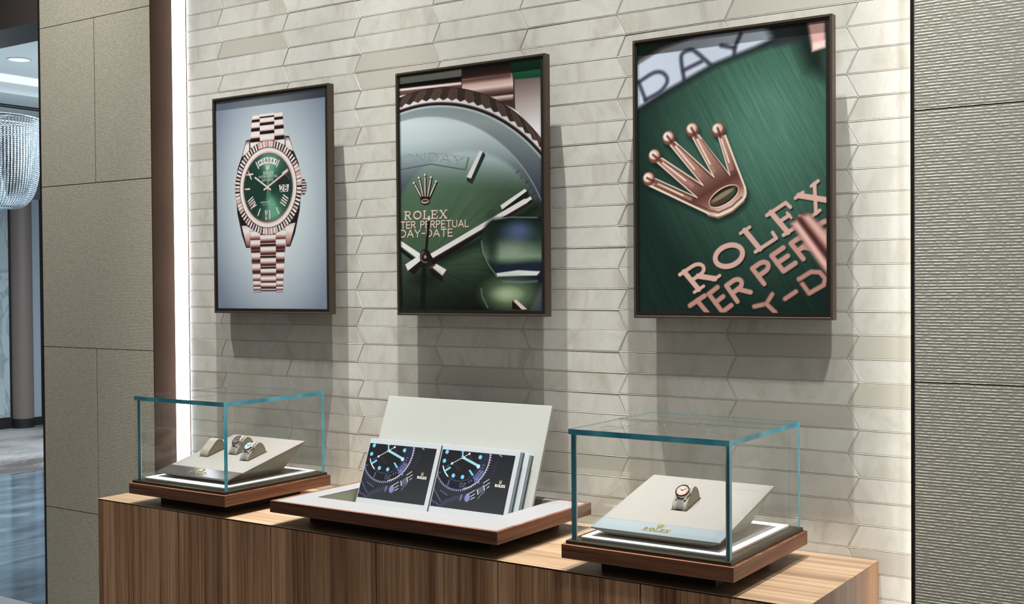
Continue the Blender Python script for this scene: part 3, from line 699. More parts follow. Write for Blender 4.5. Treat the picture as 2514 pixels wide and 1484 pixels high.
def arc_pos(d):
    """point and tangent at the length d along the cushion's back"""
    acc = 0.0
    for a, b in zip(ARC[:-1], ARC[1:]):
        L = math.dist(a, b)
        if acc + L >= d:
            u = (d - acc) / L; return (a[0] + (b[0] - a[0]) * u, a[1] + (b[1] - a[1]) * u), ((b[0] - a[0]) / L, (b[1] - a[1]) / L)
        acc += L
    a, b = ARC[-2], ARC[-1]; L = math.dist(a, b); return b, ((b[0] - a[0]) / L, (b[1] - a[1]) / L)
ARC_LEN = sum(math.dist(a, b) for a, b in zip(ARC[:-1], ARC[1:]))
DIAL_D = next(d / 10000 for d in range(1, 900) if arc_pos(d / 10000)[0][0] >= 0.0272)
def make_watch(label, loc, tilt, dial, bezel, scale=1.0, links='silver'):
    t = thing('wristwatch', label, 'watch', loc, (tilt, 0, 0), group='watches on the cushions')
    (cy, cz), (ty, tz) = arc_pos(DIAL_D)
    nrm = (-tz, ty)
    def F(x, y, h): return (x, cy + ty * y + nrm[0] * h, cz + tz * y + nrm[1] * h + 0.0008)
    def lathe_f(prof, n, name, mat, parent, flute=0):
        rings = []
        for r, h in prof:
            ring = []
            for i in range(n):
                a = 2 * math.pi * i / n; rr = r * (1 - (0.022 if (flute and i % 2 and r > flute) else 0))
                ring.append(F(rr * math.cos(a), rr * math.sin(a), h))
            rings.append(ring)
        return MB().loft(rings, cap=not flute).build(name, mat, parent, smooth=not flute)
    R = 0.0152 * scale
    case = lathe_f([(R * 0.82, 0.0), (R * 0.97, 0.0015), (R, 0.0040), (R * 0.96, 0.0062)], 48, 'watch_case', M['silver'], t)
    m = MB()
    for sx in (-1, 1):
        for sy in (-1, 1):
            a = [(sx * R * 0.45, sy * R * 0.75), (sx * R * 0.80, sy * R * 0.60), (sx * R * 0.72, sy * R * 1.16), (sx * R * 0.50, sy * R * 1.18)]
            m.loft([[F(x, y, 0.0008 if abs(y) < R else -0.0004) for x, y in a], [F(x, y, 0.0050 if abs(y) < R else 0.0028) for x, y in a]])
    m.build('lugs', M['silver'], t)
    lathe_f([(R * 0.80, 0.0060), (R * 0.97, 0.0062), (R * 0.95, 0.0072), (R * 0.80, 0.0086), (R * 0.77, 0.0080)], 96, 'bezel', bezel, t, flute=R * 0.85)
    d = lathe_f([(R * 0.78, 0.0074), (R * 0.78, 0.0076)], 48, 'dial', dial, t)
    m = MB()
    for k in range(12):
        a = math.radians(30 * k); r0, r1, w = R * 0.56, R * 0.70, R * 0.028
        ex, ey = math.cos(a), math.sin(a)
        q = [(ex * r0 - ey * w, ey * r0 + ex * w), (ex * r1 - ey * w, ey * r1 + ex * w), (ex * r1 + ey * w, ey * r1 - ex * w), (ex * r0 + ey * w, ey * r0 - ex * w)]
        m.loft([[F(x, y, 0.0076) for x, y in q], [F(x, y, 0.0080) for x, y in q]])
    m.build('hour_markers', M['hand_dark'], d)
    for nm, ang, ln, w in (('hour_hand', 150, 0.38, 0.045), ('minute_hand', 35, 0.58, 0.035)):
        a = math.radians(ang); ex, ey = math.cos(a), math.sin(a); r0, r1, w = -R * 0.10, R * ln, R * w
        q = [(ex * r0 - ey * w, ey * r0 + ex * w), (ex * r1 - ey * w * 0.5, ey * r1 + ex * w * 0.5), (ex * r1 + ey * w * 0.5, ey * r1 - ex * w * 0.5), (ex * r0 + ey * w, ey * r0 - ex * w)]
        MB().loft([[F(x, y, 0.0081) for x, y in q], [F(x, y, 0.0084) for x, y in q]]).build(nm, M['hand_dark'], d)
    m = MB()
    ring = lambda x, r: [F(x, r * math.cos(2 * math.pi * i / 16), 0.0034 + r * math.sin(2 * math.pi * i / 16)) for i in range(16)]
    m.loft([ring(R * 0.98, 0.0012), ring(R * 1.02, 0.0012), ring(R * 1.02, 0.0018), ring(R * 1.14, 0.0018)]).build('winding_crown', M['silver'], t, smooth=True)
    # bracelet: rows of five beads down the front and over the back of the cushion
    hwb = 0.0078 * scale
    cols = [(-1.0, -0.48), (-0.46, -0.165), (-0.145, 0.145), (0.165, 0.46), (0.48, 1.0)]
    m = MB()
    def row(dd, half, flip):
        for ci, (a, b) in enumerate(cols):
            off = 0.0 if ci in (0, 2, 4) else half * 0.95
            (py, pz), (qy, qz) = arc_pos(max(0.0004, min(ARC_LEN - 0.0004, dd + off)))
            n_ = (-qz, qy); x0, x1 = a * hwb, b * hwb; g = half * 0.80
            lo, mid = [], []
            for yy, xx in ((-g, x0), (-g, x1), (g, x1), (g, x0)): lo.append((xx, py + qy * yy + n_[0] * 0.0001, pz + qz * yy + n_[1] * 0.0001 + 0.0004))
            for yy, xx in ((-g * .95, x0), (-g * .95, x1), (g * .95, x1), (g * .95, x0)): mid.append((xx, py + qy * yy + n_[0] * 0.0011, pz + qz * yy + n_[1] * 0.0011 + 0.0004))
            top = []
            for yy, xx in ((-g * .5, x0 + .0003), (-g * .5, x1 - .0003), (g * .5, x1 - .0003), (g * .5, x0 + .0003)): top.append((xx, py + qy * yy + n_[0] * 0.0019, pz + qz * yy + n_[1] * 0.0019 + 0.0004))
            m.loft([lo, mid, top])
    step = 0.0026
    dd = DIAL_D - R * 1.10
    while dd > 0.0006: row(dd, step / 2, 1); dd -= step
    m.build('bracelet', M[links], t); m = MB()
    dd = DIAL_D + R * 1.12
    while dd < ARC_LEN - 0.002: row(dd, step / 2, -1); dd += step
    m.build('bracelet', M[links], t)
    m = MB()
    strip = [arc_pos(x) for x in np.linspace(0.0006, ARC_LEN - 0.0006, 40)]
    m.loft([[(-hwb * .9, p[0] - q[1] * 0.0002, p[1] + q[0] * 0.0002 + 0.0004) for p, q in strip], [(hwb * .9, p[0] - q[1] * 0.0002, p[1] + q[0] * 0.0002 + 0.0004) for p, q in strip]], cap=False, closed=False)
    m.build('bracelet_lining', M['shadow_gap'], t)
    return t
make_cushion('cream watch cushion under the single watch in the right glass case', on_stand(stR, ZR_, TR, *SLOT_R[0]), TR)
make_watch('silver wristwatch with a rose dial, alone in the right glass case', on_stand(stR, ZR_, TR, *SLOT_R[0]), TR, M['dial_pink'], M['dark_steel'])
LBL = ['empty cream watch cushion, leftmost on the stand in the left glass case', 'cream watch cushion under the dark-dialled watch, set further up the left stand', 'cream watch cushion under the pale-dialled watch in the left glass case']
for s_, l_ in zip(SLOT_L, LBL): make_cushion(l_, on_stand(stL, ZL_, TL, *s_), TL)
make_watch('steel wristwatch with a dark patterned dial, middle cushion of the left glass case', on_stand(stL, ZL_, TL, *SLOT_L[1]), TL, M['dial_dark'], M['dark_steel'])
make_watch('steel wristwatch with a pale dial, nearest the corner in the left glass case', on_stand(stL, ZL_, TL, *SLOT_L[2]), TL, M['dial_white'], M['dark_steel'])

# ================================================================== TRAY, BOARD, BROCHURES
TX0, TX1, TY0, TY1 = -1.9668, -1.3326, -0.4055, -0.0383
RX0, RX1, RY0, RY1 = -1.9072, -1.4196, -0.3134, -0.0660
t = thing('display_tray', 'walnut-edged white tray in the middle of the counter holding brochures', 'display tray', (0, 0, 0))
def ringbox(mb, o, i, z0, z1, mi=0):
    mb.box(o[0], o[1], o[2], i[2], z0, z1, mi).box(o[0], o[1], i[3], o[3], z0, z1, mi).box(o[0], i[0], i[2], i[3], z0, z1, mi).box(i[1], o[1], i[2], i[3], z0, z1, mi)
    return mb
ringbox(MB(), (TX0, TX1, TY0, TY1), (TX0 + 0.0085, TX1 - 0.0085, TY0 + 0.0085, TY1 - 0.0085), 0.0304, 0.0566).build('frame', [M['walnut_base'], M['walnut_base_side']], t, side=1)
ringbox(MB(), (TX0 + 0.0087, TX1 - 0.0087, TY0 + 0.0087, TY1 - 0.0087), (RX0, RX1, RY0, RY1), 0.0317, 0.0562).build('border', M['border_white'], t)
ringbox(MB(), (RX0 - 0.012, RX1 + 0.012, RY0 - 0.012, RY1 + 0.012), (RX0 - 0.0005, RX1 + 0.0005, RY0 - 0.0005, RY1 + 0.0005), 0.0, 0.0316).build('plinth', M['plinth'], t)
_w = MB().box(RX0 - 0.0004, RX1 + 0.0004, RY0 - 0.0004, RY1 + 0.0004, 0.0, 0.0138)
ringbox(_w, (RX0 - 0.0004, RX1 + 0.0004, RY0 - 0.0004, RY1 + 0.0004), (RX0 + 0.0002, RX1 - 0.0002, RY0 + 0.0002, RY1 - 0.0002), 0.0138, 0.0545).build('well', M['well'], t)

BANG = math.atan2(0.087, 0.2157)
E2 = Vector((0, math.sin(BANG), math.cos(BANG))); NB = Vector((0, -math.cos(BANG), math.sin(BANG)))
BO = Vector((0, -0.1424, 0.0570))
def lean(name, label, cat, x, e, n, group=None):
    p = BO + E2 * e + NB * n
    return thing(name, label, cat, (x, p.y, p.z), (-BANG, 0, 0), group)
t = lean('display_board', 'blank ivory board leaning back in the tray behind the brochures', 'display board', -1.6640, -0.0433, 0.0)
MB().box(-0.2412, 0.2412, 0.0, 0.008, 0.0, 0.2740).build('panel', M['board'], t, bevel=0.0012, segs=2)

def make_book(label, x, e, n, h, print_mesh):
    t = lean('brochure', label, 'brochure', x, e, n, 'brochures in the tray')
    w = 0.2182
    MB().box(-w / 2, w / 2, 0.0, 0.0016, 0.0, h).build('front_cover', M['paper_white'], t, bevel=0.0003, segs=1)
    MB().box(-w / 2 + 0.001, w / 2 - 0.0018, 0.0017, 0.0144, 0.001, h - 0.0018).build('page_block', M['page'], t)
    MB().box(-w / 2, w / 2, 0.0145, 0.0171, 0.0, h).build('back_cover', M['green_cover'], t, bevel=0.0003, segs=1)
    if print_mesh:
        o = bpy.data.objects.new('cover_print', print_mesh); COL.objects.link(o); o.parent = t
        o.location = (-w / 2, -0.00015, h - 0.1577); o.scale = (0.992, 1.0, 0.992)
    return t

# ================================================================== THE PRINTED PICTURES
# each picture is inked on a fine flat grid: u, v in millimetres from the lower left corner of the frame
class Ink:
    def __init__(s, u0, u1, v0, v1, step, bg):
        s.nx = int((u1 - u0) / step) + 1; s.ny = int((v1 - v0) / step) + 1
        s.u = np.linspace(u0, u1, s.nx); s.v = np.linspace(v0, v1, s.ny); s.px = step
        s.U, s.V = np.meshgrid(s.u, s.v)
        s.c = np.zeros((s.ny, s.nx, 3)); s.c[:] = bg(s.U, s.V) if callable(bg) else np.array(bg, float)
    def _win(s, pts, pad):
        a = np.array(pts); lo = a.min(0) - pad; hi = a.max(0) + pad
        i0, i1 = np.searchsorted(s.u, [lo[0], hi[0]]); j0, j1 = np.searchsorted(s.v, [lo[1], hi[1]])
        return slice(j0, j1), slice(i0, i1)
    def _lay(s, w, m, col, alpha):
        if m.size == 0: return
        U, V = s.U[w], s.V[w]
        c = col(U, V) if callable(col) else np.array(col, float)
        k = (np.clip(m, 0, 1) * alpha)[..., None]
        s.c[w] = s.c[w] * (1 - k) + c * k
    @staticmethod
    def _dseg(U, V, a, b):
        dx, dy = b[0] - a[0], b[1] - a[1]; L = dx * dx + dy * dy + 1e-12
        t = np.clip(((U - a[0]) * dx + (V - a[1]) * dy) / L, 0, 1)
        return np.hypot(U - a[0] - t * dx, V - a[1] - t * dy)
    def poly(s, pts, col, soft=0.0, alpha=1.0):
        soft = max(soft, s.px); w = s._win(pts, soft + s.px); U, V = s.U[w], s.V[w]
        if U.size == 0: return
        ins = np.zeros(U.shape, bool); d = np.full(U.shape, 1e9); n = len(pts)
        for i in range(n):
            a, b = pts[i], pts[(i + 1) % n]
            d = np.minimum(d, s._dseg(U, V, a, b))
            if a[1] != b[1]:
                ins ^= ((a[1] > V) != (b[1] > V)) & (U < (b[0] - a[0]) * (V - a[1]) / (b[1] - a[1]) + a[0])
        s._lay(w, 0.5 + np.where(ins, d, -d) / soft, col, alpha)
    def line(s, pts, width, col, soft=0.0, alpha=1.0):
        soft = max(soft, s.px); w = s._win(pts, width / 2 + soft + s.px); U, V = s.U[w], s.V[w]
        if U.size == 0: return
        d = np.full(U.shape, 1e9)
        for a, b in zip(pts[:-1], pts[1:]): d = np.minimum(d, s._dseg(U, V, a, b))
        s._lay(w, 0.5 + (width / 2 - d) / soft, col, alpha)
    def oval(s, c, rx, ry, col, soft=0.0, alpha=1.0, rot=0.0):
        soft = max(soft, s.px); R = max(rx, ry); w = s._win([(c[0] - R, c[1] - R), (c[0] + R, c[1] + R)], soft + s.px)
        U, V = s.U[w] - c[0], s.V[w] - c[1]; cr, sr = math.cos(rot), math.sin(rot)
        x, y = U * cr + V * sr, -U * sr + V * cr
        q = np.hypot(x / rx, y / ry); s._lay(w, 0.5 + (1 - q) * min(rx, ry) / soft, col, alpha)
    def ring(s, c, r0, r1, col, soft=0.0, alpha=1.0, a0=None, a1=None, flute=0, fl_amp=0.0):
        soft = max(soft, s.px); w = s._win([(c[0] - r1, c[1] - r1), (c[0] + r1, c[1] + r1)], soft + s.px)
        U, V = s.U[w] - c[0], s.V[w] - c[1]; r = np.hypot(U, V); th = np.degrees(np.arctan2(V, U)) % 360
        m = np.minimum(0.5 + (r - r0) / soft, 0.5 + (r1 - r) / soft)
        if a0 is not None:
            span = (a1 - a0) % 360 or 360
            m = m * (((th - a0) % 360) <= span)
        s._lay(w, m, col, alpha)
    def every(s, fn): s.c = fn(s.U, s.V, s.c)
    def text(s, word, font, origin, ex, ey, width, col, gap=0.25, soft=0.0, alpha=1.0):
        for pts, k in text_strokes(word, font, origin, ex, ey, gap): s.line(pts, width * k, col, soft, alpha)
    def mesh(s, name, gain):
        y = s.c.mean(-1, keepdims=True)
        lin = np.clip(y + (s.c - y) * 0.86, 0, 255) / 255.0
        lin = np.where(lin <= 0.04045, lin / 12.92, ((lin + 0.055) / 1.055) ** 2.4) * gain
        lin = np.clip(lin, 0, 0.92)
        nx, ny = s.nx, s.ny
        co = np.zeros((ny * nx, 3), np.float32); co[:, 0] = s.U.ravel() / 1000; co[:, 2] = s.V.ravel() / 1000
        i = (np.arange(ny - 1)[:, None] * nx + np.arange(nx - 1)[None, :]).ravel()
        q = np.stack([i, i + 1, i + nx + 1, i + nx], 1).astype(np.int32)
        me = bpy.data.meshes.new(name)
        me.vertices.add(nx * ny); me.vertices.foreach_set('co', co.ravel())
        me.loops.add(q.size); me.loops.foreach_set('vertex_index', q.ravel())
        me.polygons.add(len(q)); me.polygons.foreach_set('loop_start', np.arange(0, q.size, 4, dtype=np.int32))
        me.update(calc_edges=True)
        at = me.attributes.new('ink', 'FLOAT_COLOR', 'POINT')
        at.data.foreach_set('color', np.concatenate([lin.reshape(-1, 3), np.ones((nx * ny, 1))], 1).astype(np.float32).ravel())
        me.materials.append(M['print'])
        return me
def grad(stops, fn):
    """colour function: stops = [(t, rgb)...], fn(U, V) -> t"""
    ts = np.array([t for t, _ in stops], float); cs = np.array([c for _, c in stops], float)
    def f(U, V):
        t = fn(U, V); return np.stack([np.interp(t, ts, cs[:, k]) for k in range(3)], -1)
    return f
def lerp(a, b, t): return (a[0] + (b[0] - a[0]) * t, a[1] + (b[1] - a[1]) * t)
def crown_ink(ink, c, h, wscale, col, dark, rot=0.0):
    cr, sr = math.cos(rot), math.sin(rot)
    T = lambda x, y: (c[0] + (x * wscale * cr - y * sr) * h, c[1] + (x * wscale * sr + y * cr) * h)
    ink.poly([T(x, y) for x, y in crown_outline()], col)
    for x, y in CROWN_TIPS: ink.oval(T(x, y), h * 0.062, h * 0.062, col)
    ink.oval(T(0, 0.10), h * 0.12 * wscale, h * 0.045, dark)
def noise2(U, V, ang, fine, seed):
    """brushed streaks running along ang (degrees)"""
    r = np.random.RandomState(seed); a = math.radians(ang)
    p = -U * math.sin(a) + V * math.cos(a); q = U * math.cos(a) + V * math.sin(a)
    out = 0
    for k, (f, g, w) in enumerate(((fine, fine / 40, 0.5), (fine * 2.3, fine / 14, 0.35), (fine * 0.4, fine / 60, 0.4))):
        tab = r.rand(256, 64)
        x = (p * f) % 256; y = (q * g) % 64
        x0 = x.astype(int); y0 = y.astype(int); fx = x - x0; fy = y - y0
        x1 = (x0 + 1) % 256; y1 = (y0 + 1) % 64
        out = out + w * ((tab[x0 % 256, y0 % 64] * (1 - fx) + tab[x1, y0 % 64] * fx) * (1 - fy) + (tab[x0 % 256, y1] * (1 - fx) + tab[x1, y1] * fx) * fy - 0.5)
    return out

# ---- picture with the whole watch on pale blue
def picture_watch():
    def bg(U, V):
        x = (U - 221) / 215; y = (V - 300) / 290
        d = np.clip(np.hypot(x * 1.0, y * 0.90), 0, 1.4)
        t = np.clip((d - 0.45) / 0.75, 0, 1) ** 1.3
        A, B = np.array([190, 206, 214.]), np.array([112, 126, 148.])
        return A + (B - A) * t[..., None]
    k = Ink(10, 430, 13, 592, 1.2, bg)
    PK, LT, DK, MD = (206, 160, 152), (236, 222, 222), (26, 20, 22), (150, 98, 92)
    C = (212, 341)
    link = lambda y0, y1: grad([(0, (110, 62, 58)), (0.20, (176, 128, 122)), (0.48, (230, 216, 216)), (0.85, (232, 222, 222)), (1, (170, 128, 122))], lambda U, V: (V - y0) / (y1 - y0))
    def link_d(y0, y1): return grad([(0, (20, 16, 17)), (0.32, (24, 18, 20)), (0.38, (140, 84, 80)), (0.46, (214, 184, 180)), (0.62, (236, 224, 224)), (1, (228, 212, 212))], lambda U, V: (V - y0) / (y1 - y0))
    # bracelet above: outer links and centre links, half a link apart
    yt = 540
    k.poly([(143, 445), (155.5, yt), (270.5, yt), (279.5, 445)], (120, 76, 72), 2)
    for i, (a, b) in enumerate(((540, 521), (521, 496), (496, 467), (467, 438))):
        f = lambda y: (143 + (y - 445) * 0.131, 279.5 - (y - 445) * 0.095)
        (l0, r0), (l1, r1) = f(a), f(b)
        k.poly([(l0, a), (184, a), (184, b), (l1, b)], link_d(b, a)); k.poly([(239, a), (r0, a), (r1, b), (239, b)], link_d(b, a))
        k.line([(l1, b), (184, b)], 1.6, (110, 62, 58)); k.line([(239, b), (r1, b)], 1.6, (110, 62, 58))
    for a, b in ((541, 530), (530, 510), (510, 486), (486, 456), (456, 440)):
        k.poly([(184, a), (239, a), (239, b), (184, b)], link_d(b, a)); k.line([(184, b), (239, b)], 1.6, (120, 70, 66))
    # bracelet below
    f = lambda y: (141 + (222 - y) * 0.078, 279 - (222 - y) * 0.090)
    k.poly([(f(225)[0], 225), (f(225)[1], 225), (f(67)[1], 67), (f(67)[0], 67)], (60, 38, 38), 2)
    ys = [214, 200, 166, 136, 112, 92, 76, 66]
    for a, b in ((226, 203), (201, 181), (166, 146), (136, 116), (108, 91), (89, 75), (73, 66)):
        (l0, r0), (l1, r1) = f(a), f(b)
        k.poly([(l0, a), (181, a), (181, b), (l1, b)], link(b, a)); k.poly([(240, a), (r0, a), (r1, b), (240, b)], link(b, a))
        for e_ in (0, 1): k.line([(l1, b - 2 - 6 * e_), (181, b - 2 - 6 * e_)], 2.0, MD if e_ else (70, 40, 38)); k.line([(240, b - 2 - 6 * e_), (r1, b - 2 - 6 * e_)], 2.0, MD if e_ else (70, 40, 38))
    for a, b in ((214, 196), (182, 164), (151, 134), (122, 108), (101, 87), (84, 72)):
        k.poly([(181, a), (240, a), (240, b), (181, b)], link(b, a))
        k.line([(181, b - 3), (240, b - 3)], 2, (60, 36, 36)); k.line([(181, b - 6), (240, b - 6)], 2.4, PK); k.line([(181, b - 10), (240, b - 10)], 3, (36, 24, 25))
    # case flanks and lugs
    k.poly([(96, 400), (112.9, 432), (130, 474), (145, 476), (150, 420), (140, 300), (142, 180), (126, 180), (110, 215), (93, 275), (86, 341)], (30, 24, 26), 2)
    k.poly([(328, 400), (311.3, 432), (294, 474), (279, 476), (275, 420), (285, 300), (278, 180), (294, 180), (312, 215), (330, 275), (338, 341)], (30, 24, 26), 2)
    lug = grad([(0, (150, 104, 98)), (0.3, (226, 208, 208)), (0.7, (232, 220, 220)), (1, (120, 80, 76))], lambda U, V: np.clip((V - 425) / 50, 0, 1))
    lugb = grad([(0, (110, 62, 58)), (0.35, (196, 150, 142)), (0.7, (236, 226, 226)), (1, (200, 180, 178))], lambda U, V: np.clip((V - 180) / 65, 0, 1))
    k.poly([(113.5, 430), (131, 471), (143, 472), (142, 442), (128, 436)], lug, 1.5); k.poly([(311, 432), (293, 471), (280, 472), (281, 445), (296, 438)], lug, 1.5)
    k.poly([(109, 241), (127, 241), (141, 234), (141, 184), (128, 184)], lugb, 1.5); k.poly([(314, 243), (296, 241), (279, 234), (279, 184), (292, 184)], lugb, 1.5)
    # winding crown
    k.poly([(334, 352), (346, 358), (354, 350), (356, 337), (354, 322), (346, 314), (334, 322)], (60, 44, 44), 2)
    for y in (350, 343, 336, 329, 322): k.line([(341, y), (353, y)], 3.2, (226, 206, 204))
    # fluted bezel
    k.ring(C, 108, 127, (54, 36, 36))
    for i in range(72):
        a = i * 5.0
        rosy = min(abs((a - z + 180) % 360 - 180) for z in (92, 272, 195, 8)) < 13
        k.ring(C, 109, 126.5, (228, 214, 214) if i % 3 else (206, 176, 172), a0=a, a1=a + 2.7)
        if rosy: k.ring(C, 109, 126.5, (162, 116, 112) if i % 2 else (196, 160, 156), a0=a + 2.7, a1=a + 5.0)
        elif i % 5 == 0: k.ring(C, 109, 126.5, (120, 72, 70), a0=a + 2.7, a1=a + 5.0)
        else: k.ring(C, 109, 126.5, (24, 18, 20), a0=a + 2.7, a1=a + 5.0)
    k.ring(C, 107, 109.5, (60, 44, 46))
    k.ring(C, 93, 107.5, grad([(93, (196, 150, 146)), (97, (214, 178, 174)), (100, (236, 226, 226)), (107, (226, 214, 214))], lambda U, V: np.hypot(U - C[0], V - C[1])))
    k.ring(C, 91.5, 93.5, (90, 62, 60))
    def dial(U, V):
        x, y = U - C[0], V - C[1]; th = np.degrees(np.arctan2(y, x)) % 360
        b = np.maximum(np.exp(-((th - 84) / 26) ** 2), np.exp(-((th - 285) / 24) ** 2)) + 0.25 * np.exp(-((th - 60) / 50) ** 2) + 0.22 * np.exp(-((th - 300) / 45) ** 2)
        b = np.clip(b * np.clip(np.hypot(x, y) / 40, 0.55, 1), 0, 1)
        A, B = np.array([22, 58, 48.]), np.array([98, 170, 142.])
        return A + (B - A) * (b * 0.92)[..., None]
    k.oval(C, 92, 92, dial)
    k.ring(C, 88.2, 88.9, (170, 196, 180), alpha=0.7)
    # day window
    k.ring(C, 66, 82, (222, 226, 226), a0=62, a1=118)
    for j, ch in enumerate('MONDAY'):
        a = math.radians(112 - j * 9.2); r = 70.5; ex = (math.sin(a) * 7.2, -math.cos(a) * 7.2); ey = (math.cos(a) * 8.5, math.sin(a) * 8.5)
        w = SANS[ch][0]
        k.text(ch, SANS, (C[0] + r * math.cos(a) - ex[0] * w / 2, C[1] + r * math.sin(a) - ex[1] * w / 2), ex, ey, 1.7, (40, 44, 48))
    # hour marks and numerals
    def bar(a, r0, r1, w, off=0.0, tilt=0.0):
        a = math.radians(a); ex, ey = math.cos(a), math.sin(a); nx, ny = -ey, ex
        p = (C[0] + ex * r0 + nx * off, C[1] + ey * r0 + ny * off); q = (C[0] + ex * r1 + nx * (off + tilt), C[1] + ey * r1 + ny * (off + tilt))
        k.line([(p[0] + 1.1, p[1] - 1.1), (q[0] + 1.1, q[1] - 1.1)], w, (120, 66, 62)); k.line([p, q], w * 0.8, (238, 222, 218))
    for a in (122, 58): bar(a, 64, 84, 4.2)
    bar(180, 70, 88, 4.4)
    for q_ in ([(267.7, 377.2), (287.5, 386.7)],): k.line([(q_[0][0] + 1.1, q_[0][1] - 1.1), (q_[1][0] + 1.1, q_[1][1] - 1.1)], 4.4, (120, 66, 62)); k.line(q_, 3.4, (238, 222, 218))
    for a in (242, 300): bar(a, 64, 84, 4.2)
    for off, tl in ((7, 0), (-3, -6), (-10, 4)): bar(270, 62, 86, 4.0, off, tl)
    for off in (-11, -3.6, 3.6, 11): bar(329, 62, 82, 4.0, off)
    for off, tl in ((-12, 0), (-5, 0), (2, 0), (7, 6), (14, -4)): bar(212, 62, 84, 3.8, off, tl)
    k.line([(130.3, 379.4), (154.9, 380.4)], 5.0, (120, 66, 62)); k.line([(130.3, 380.2), (154.9, 380.9)], 3.8, (238, 222, 218)); k.line([(136.6, 390.2), (148.6, 368.1)], 4.0, (226, 208, 204))
    # printed words
    crown_ink(k, (212.5, 387), 22, 0.85, (214, 196, 186), (70, 60, 54))
    k.text('ROLEX', SERIF, (195.5, 377.5), (8.0, 0), (0, 6.8), 1.5, (190, 200, 190), 0.18)
    k.text('OYSTER PERPETUAL', SANS, (178, 368.5), (5.1, 0), (0, 5.6), 1.1, (190, 206, 196), 0.24)
    k.text('DAY-DATE', SANS, (191, 359), (5.6, 0), (0, 5.8), 1.2, (190, 206, 196), 0.26)
    k.text('SUPERLATIVE', SANS, (184, 300), (3.8, 0), (0, 4.0), 1.0, (170, 190, 178), 0.30)
    k.text('CHRONOMETER'[:9], SANS, (190, 293.5), (3.4, 0), (0, 3.6), 1.0, (160, 182, 170), 0.30) if False else k.line([(190, 295), (236, 295)], 2.4, (140, 170, 156), 1.5, 0.7)
    # date under its lens
    k.oval((271, 349), 24, 24, (26, 34, 34), 2); k.poly([(256, 372), (288, 372), (295, 352), (288, 330), (256, 330), (249, 350)], (30, 44, 42), 3)
    k.poly([(254, 346), (292, 346), (288, 327), (258, 327)], (226, 230, 230), 1.5)
    k.text('28', SANS, (259, 329.5), (18, 0), (0, 15), 2.6, (26, 28, 30), 0.28)
    k.ring((271, 350), 22.6, 24, (120, 160, 146), 1.2, 0.6, 20, 160)
    # hands
    hub = (210.6, 341.8)
    mt, ht = (288.7, 381.7), (164.4, 370.1)
    for tip, tail in ((mt, -0.16), (ht, -0.26)):
        k.line([lerp(hub, tip, tail), tip], 6.6, (112, 62, 56)); k.line([(x - 0.5, y + 0.8) for x, y in (lerp(hub, tip, tail), tip)], 4.0, (240, 230, 228))
    k.line([lerp(hub, mt, 0.2), lerp(hub, mt, 0.95)], 0.9, (196, 160, 150))
    k.line([(212.5, 376), (205, 262)], 1.7, (70, 84, 78)); k.line([(212, 376), (208.5, 300)], 0.9, (200, 206, 200))
    k.oval(hub, 5.4, 5.4, (214, 176, 166)); k.oval(hub, 2.4, 2.4, (246, 236, 232))
    k.ring(C, 84, 92, (10, 26, 22), 5, 0.25)
    return k.mesh('picture_watch', 1.28)

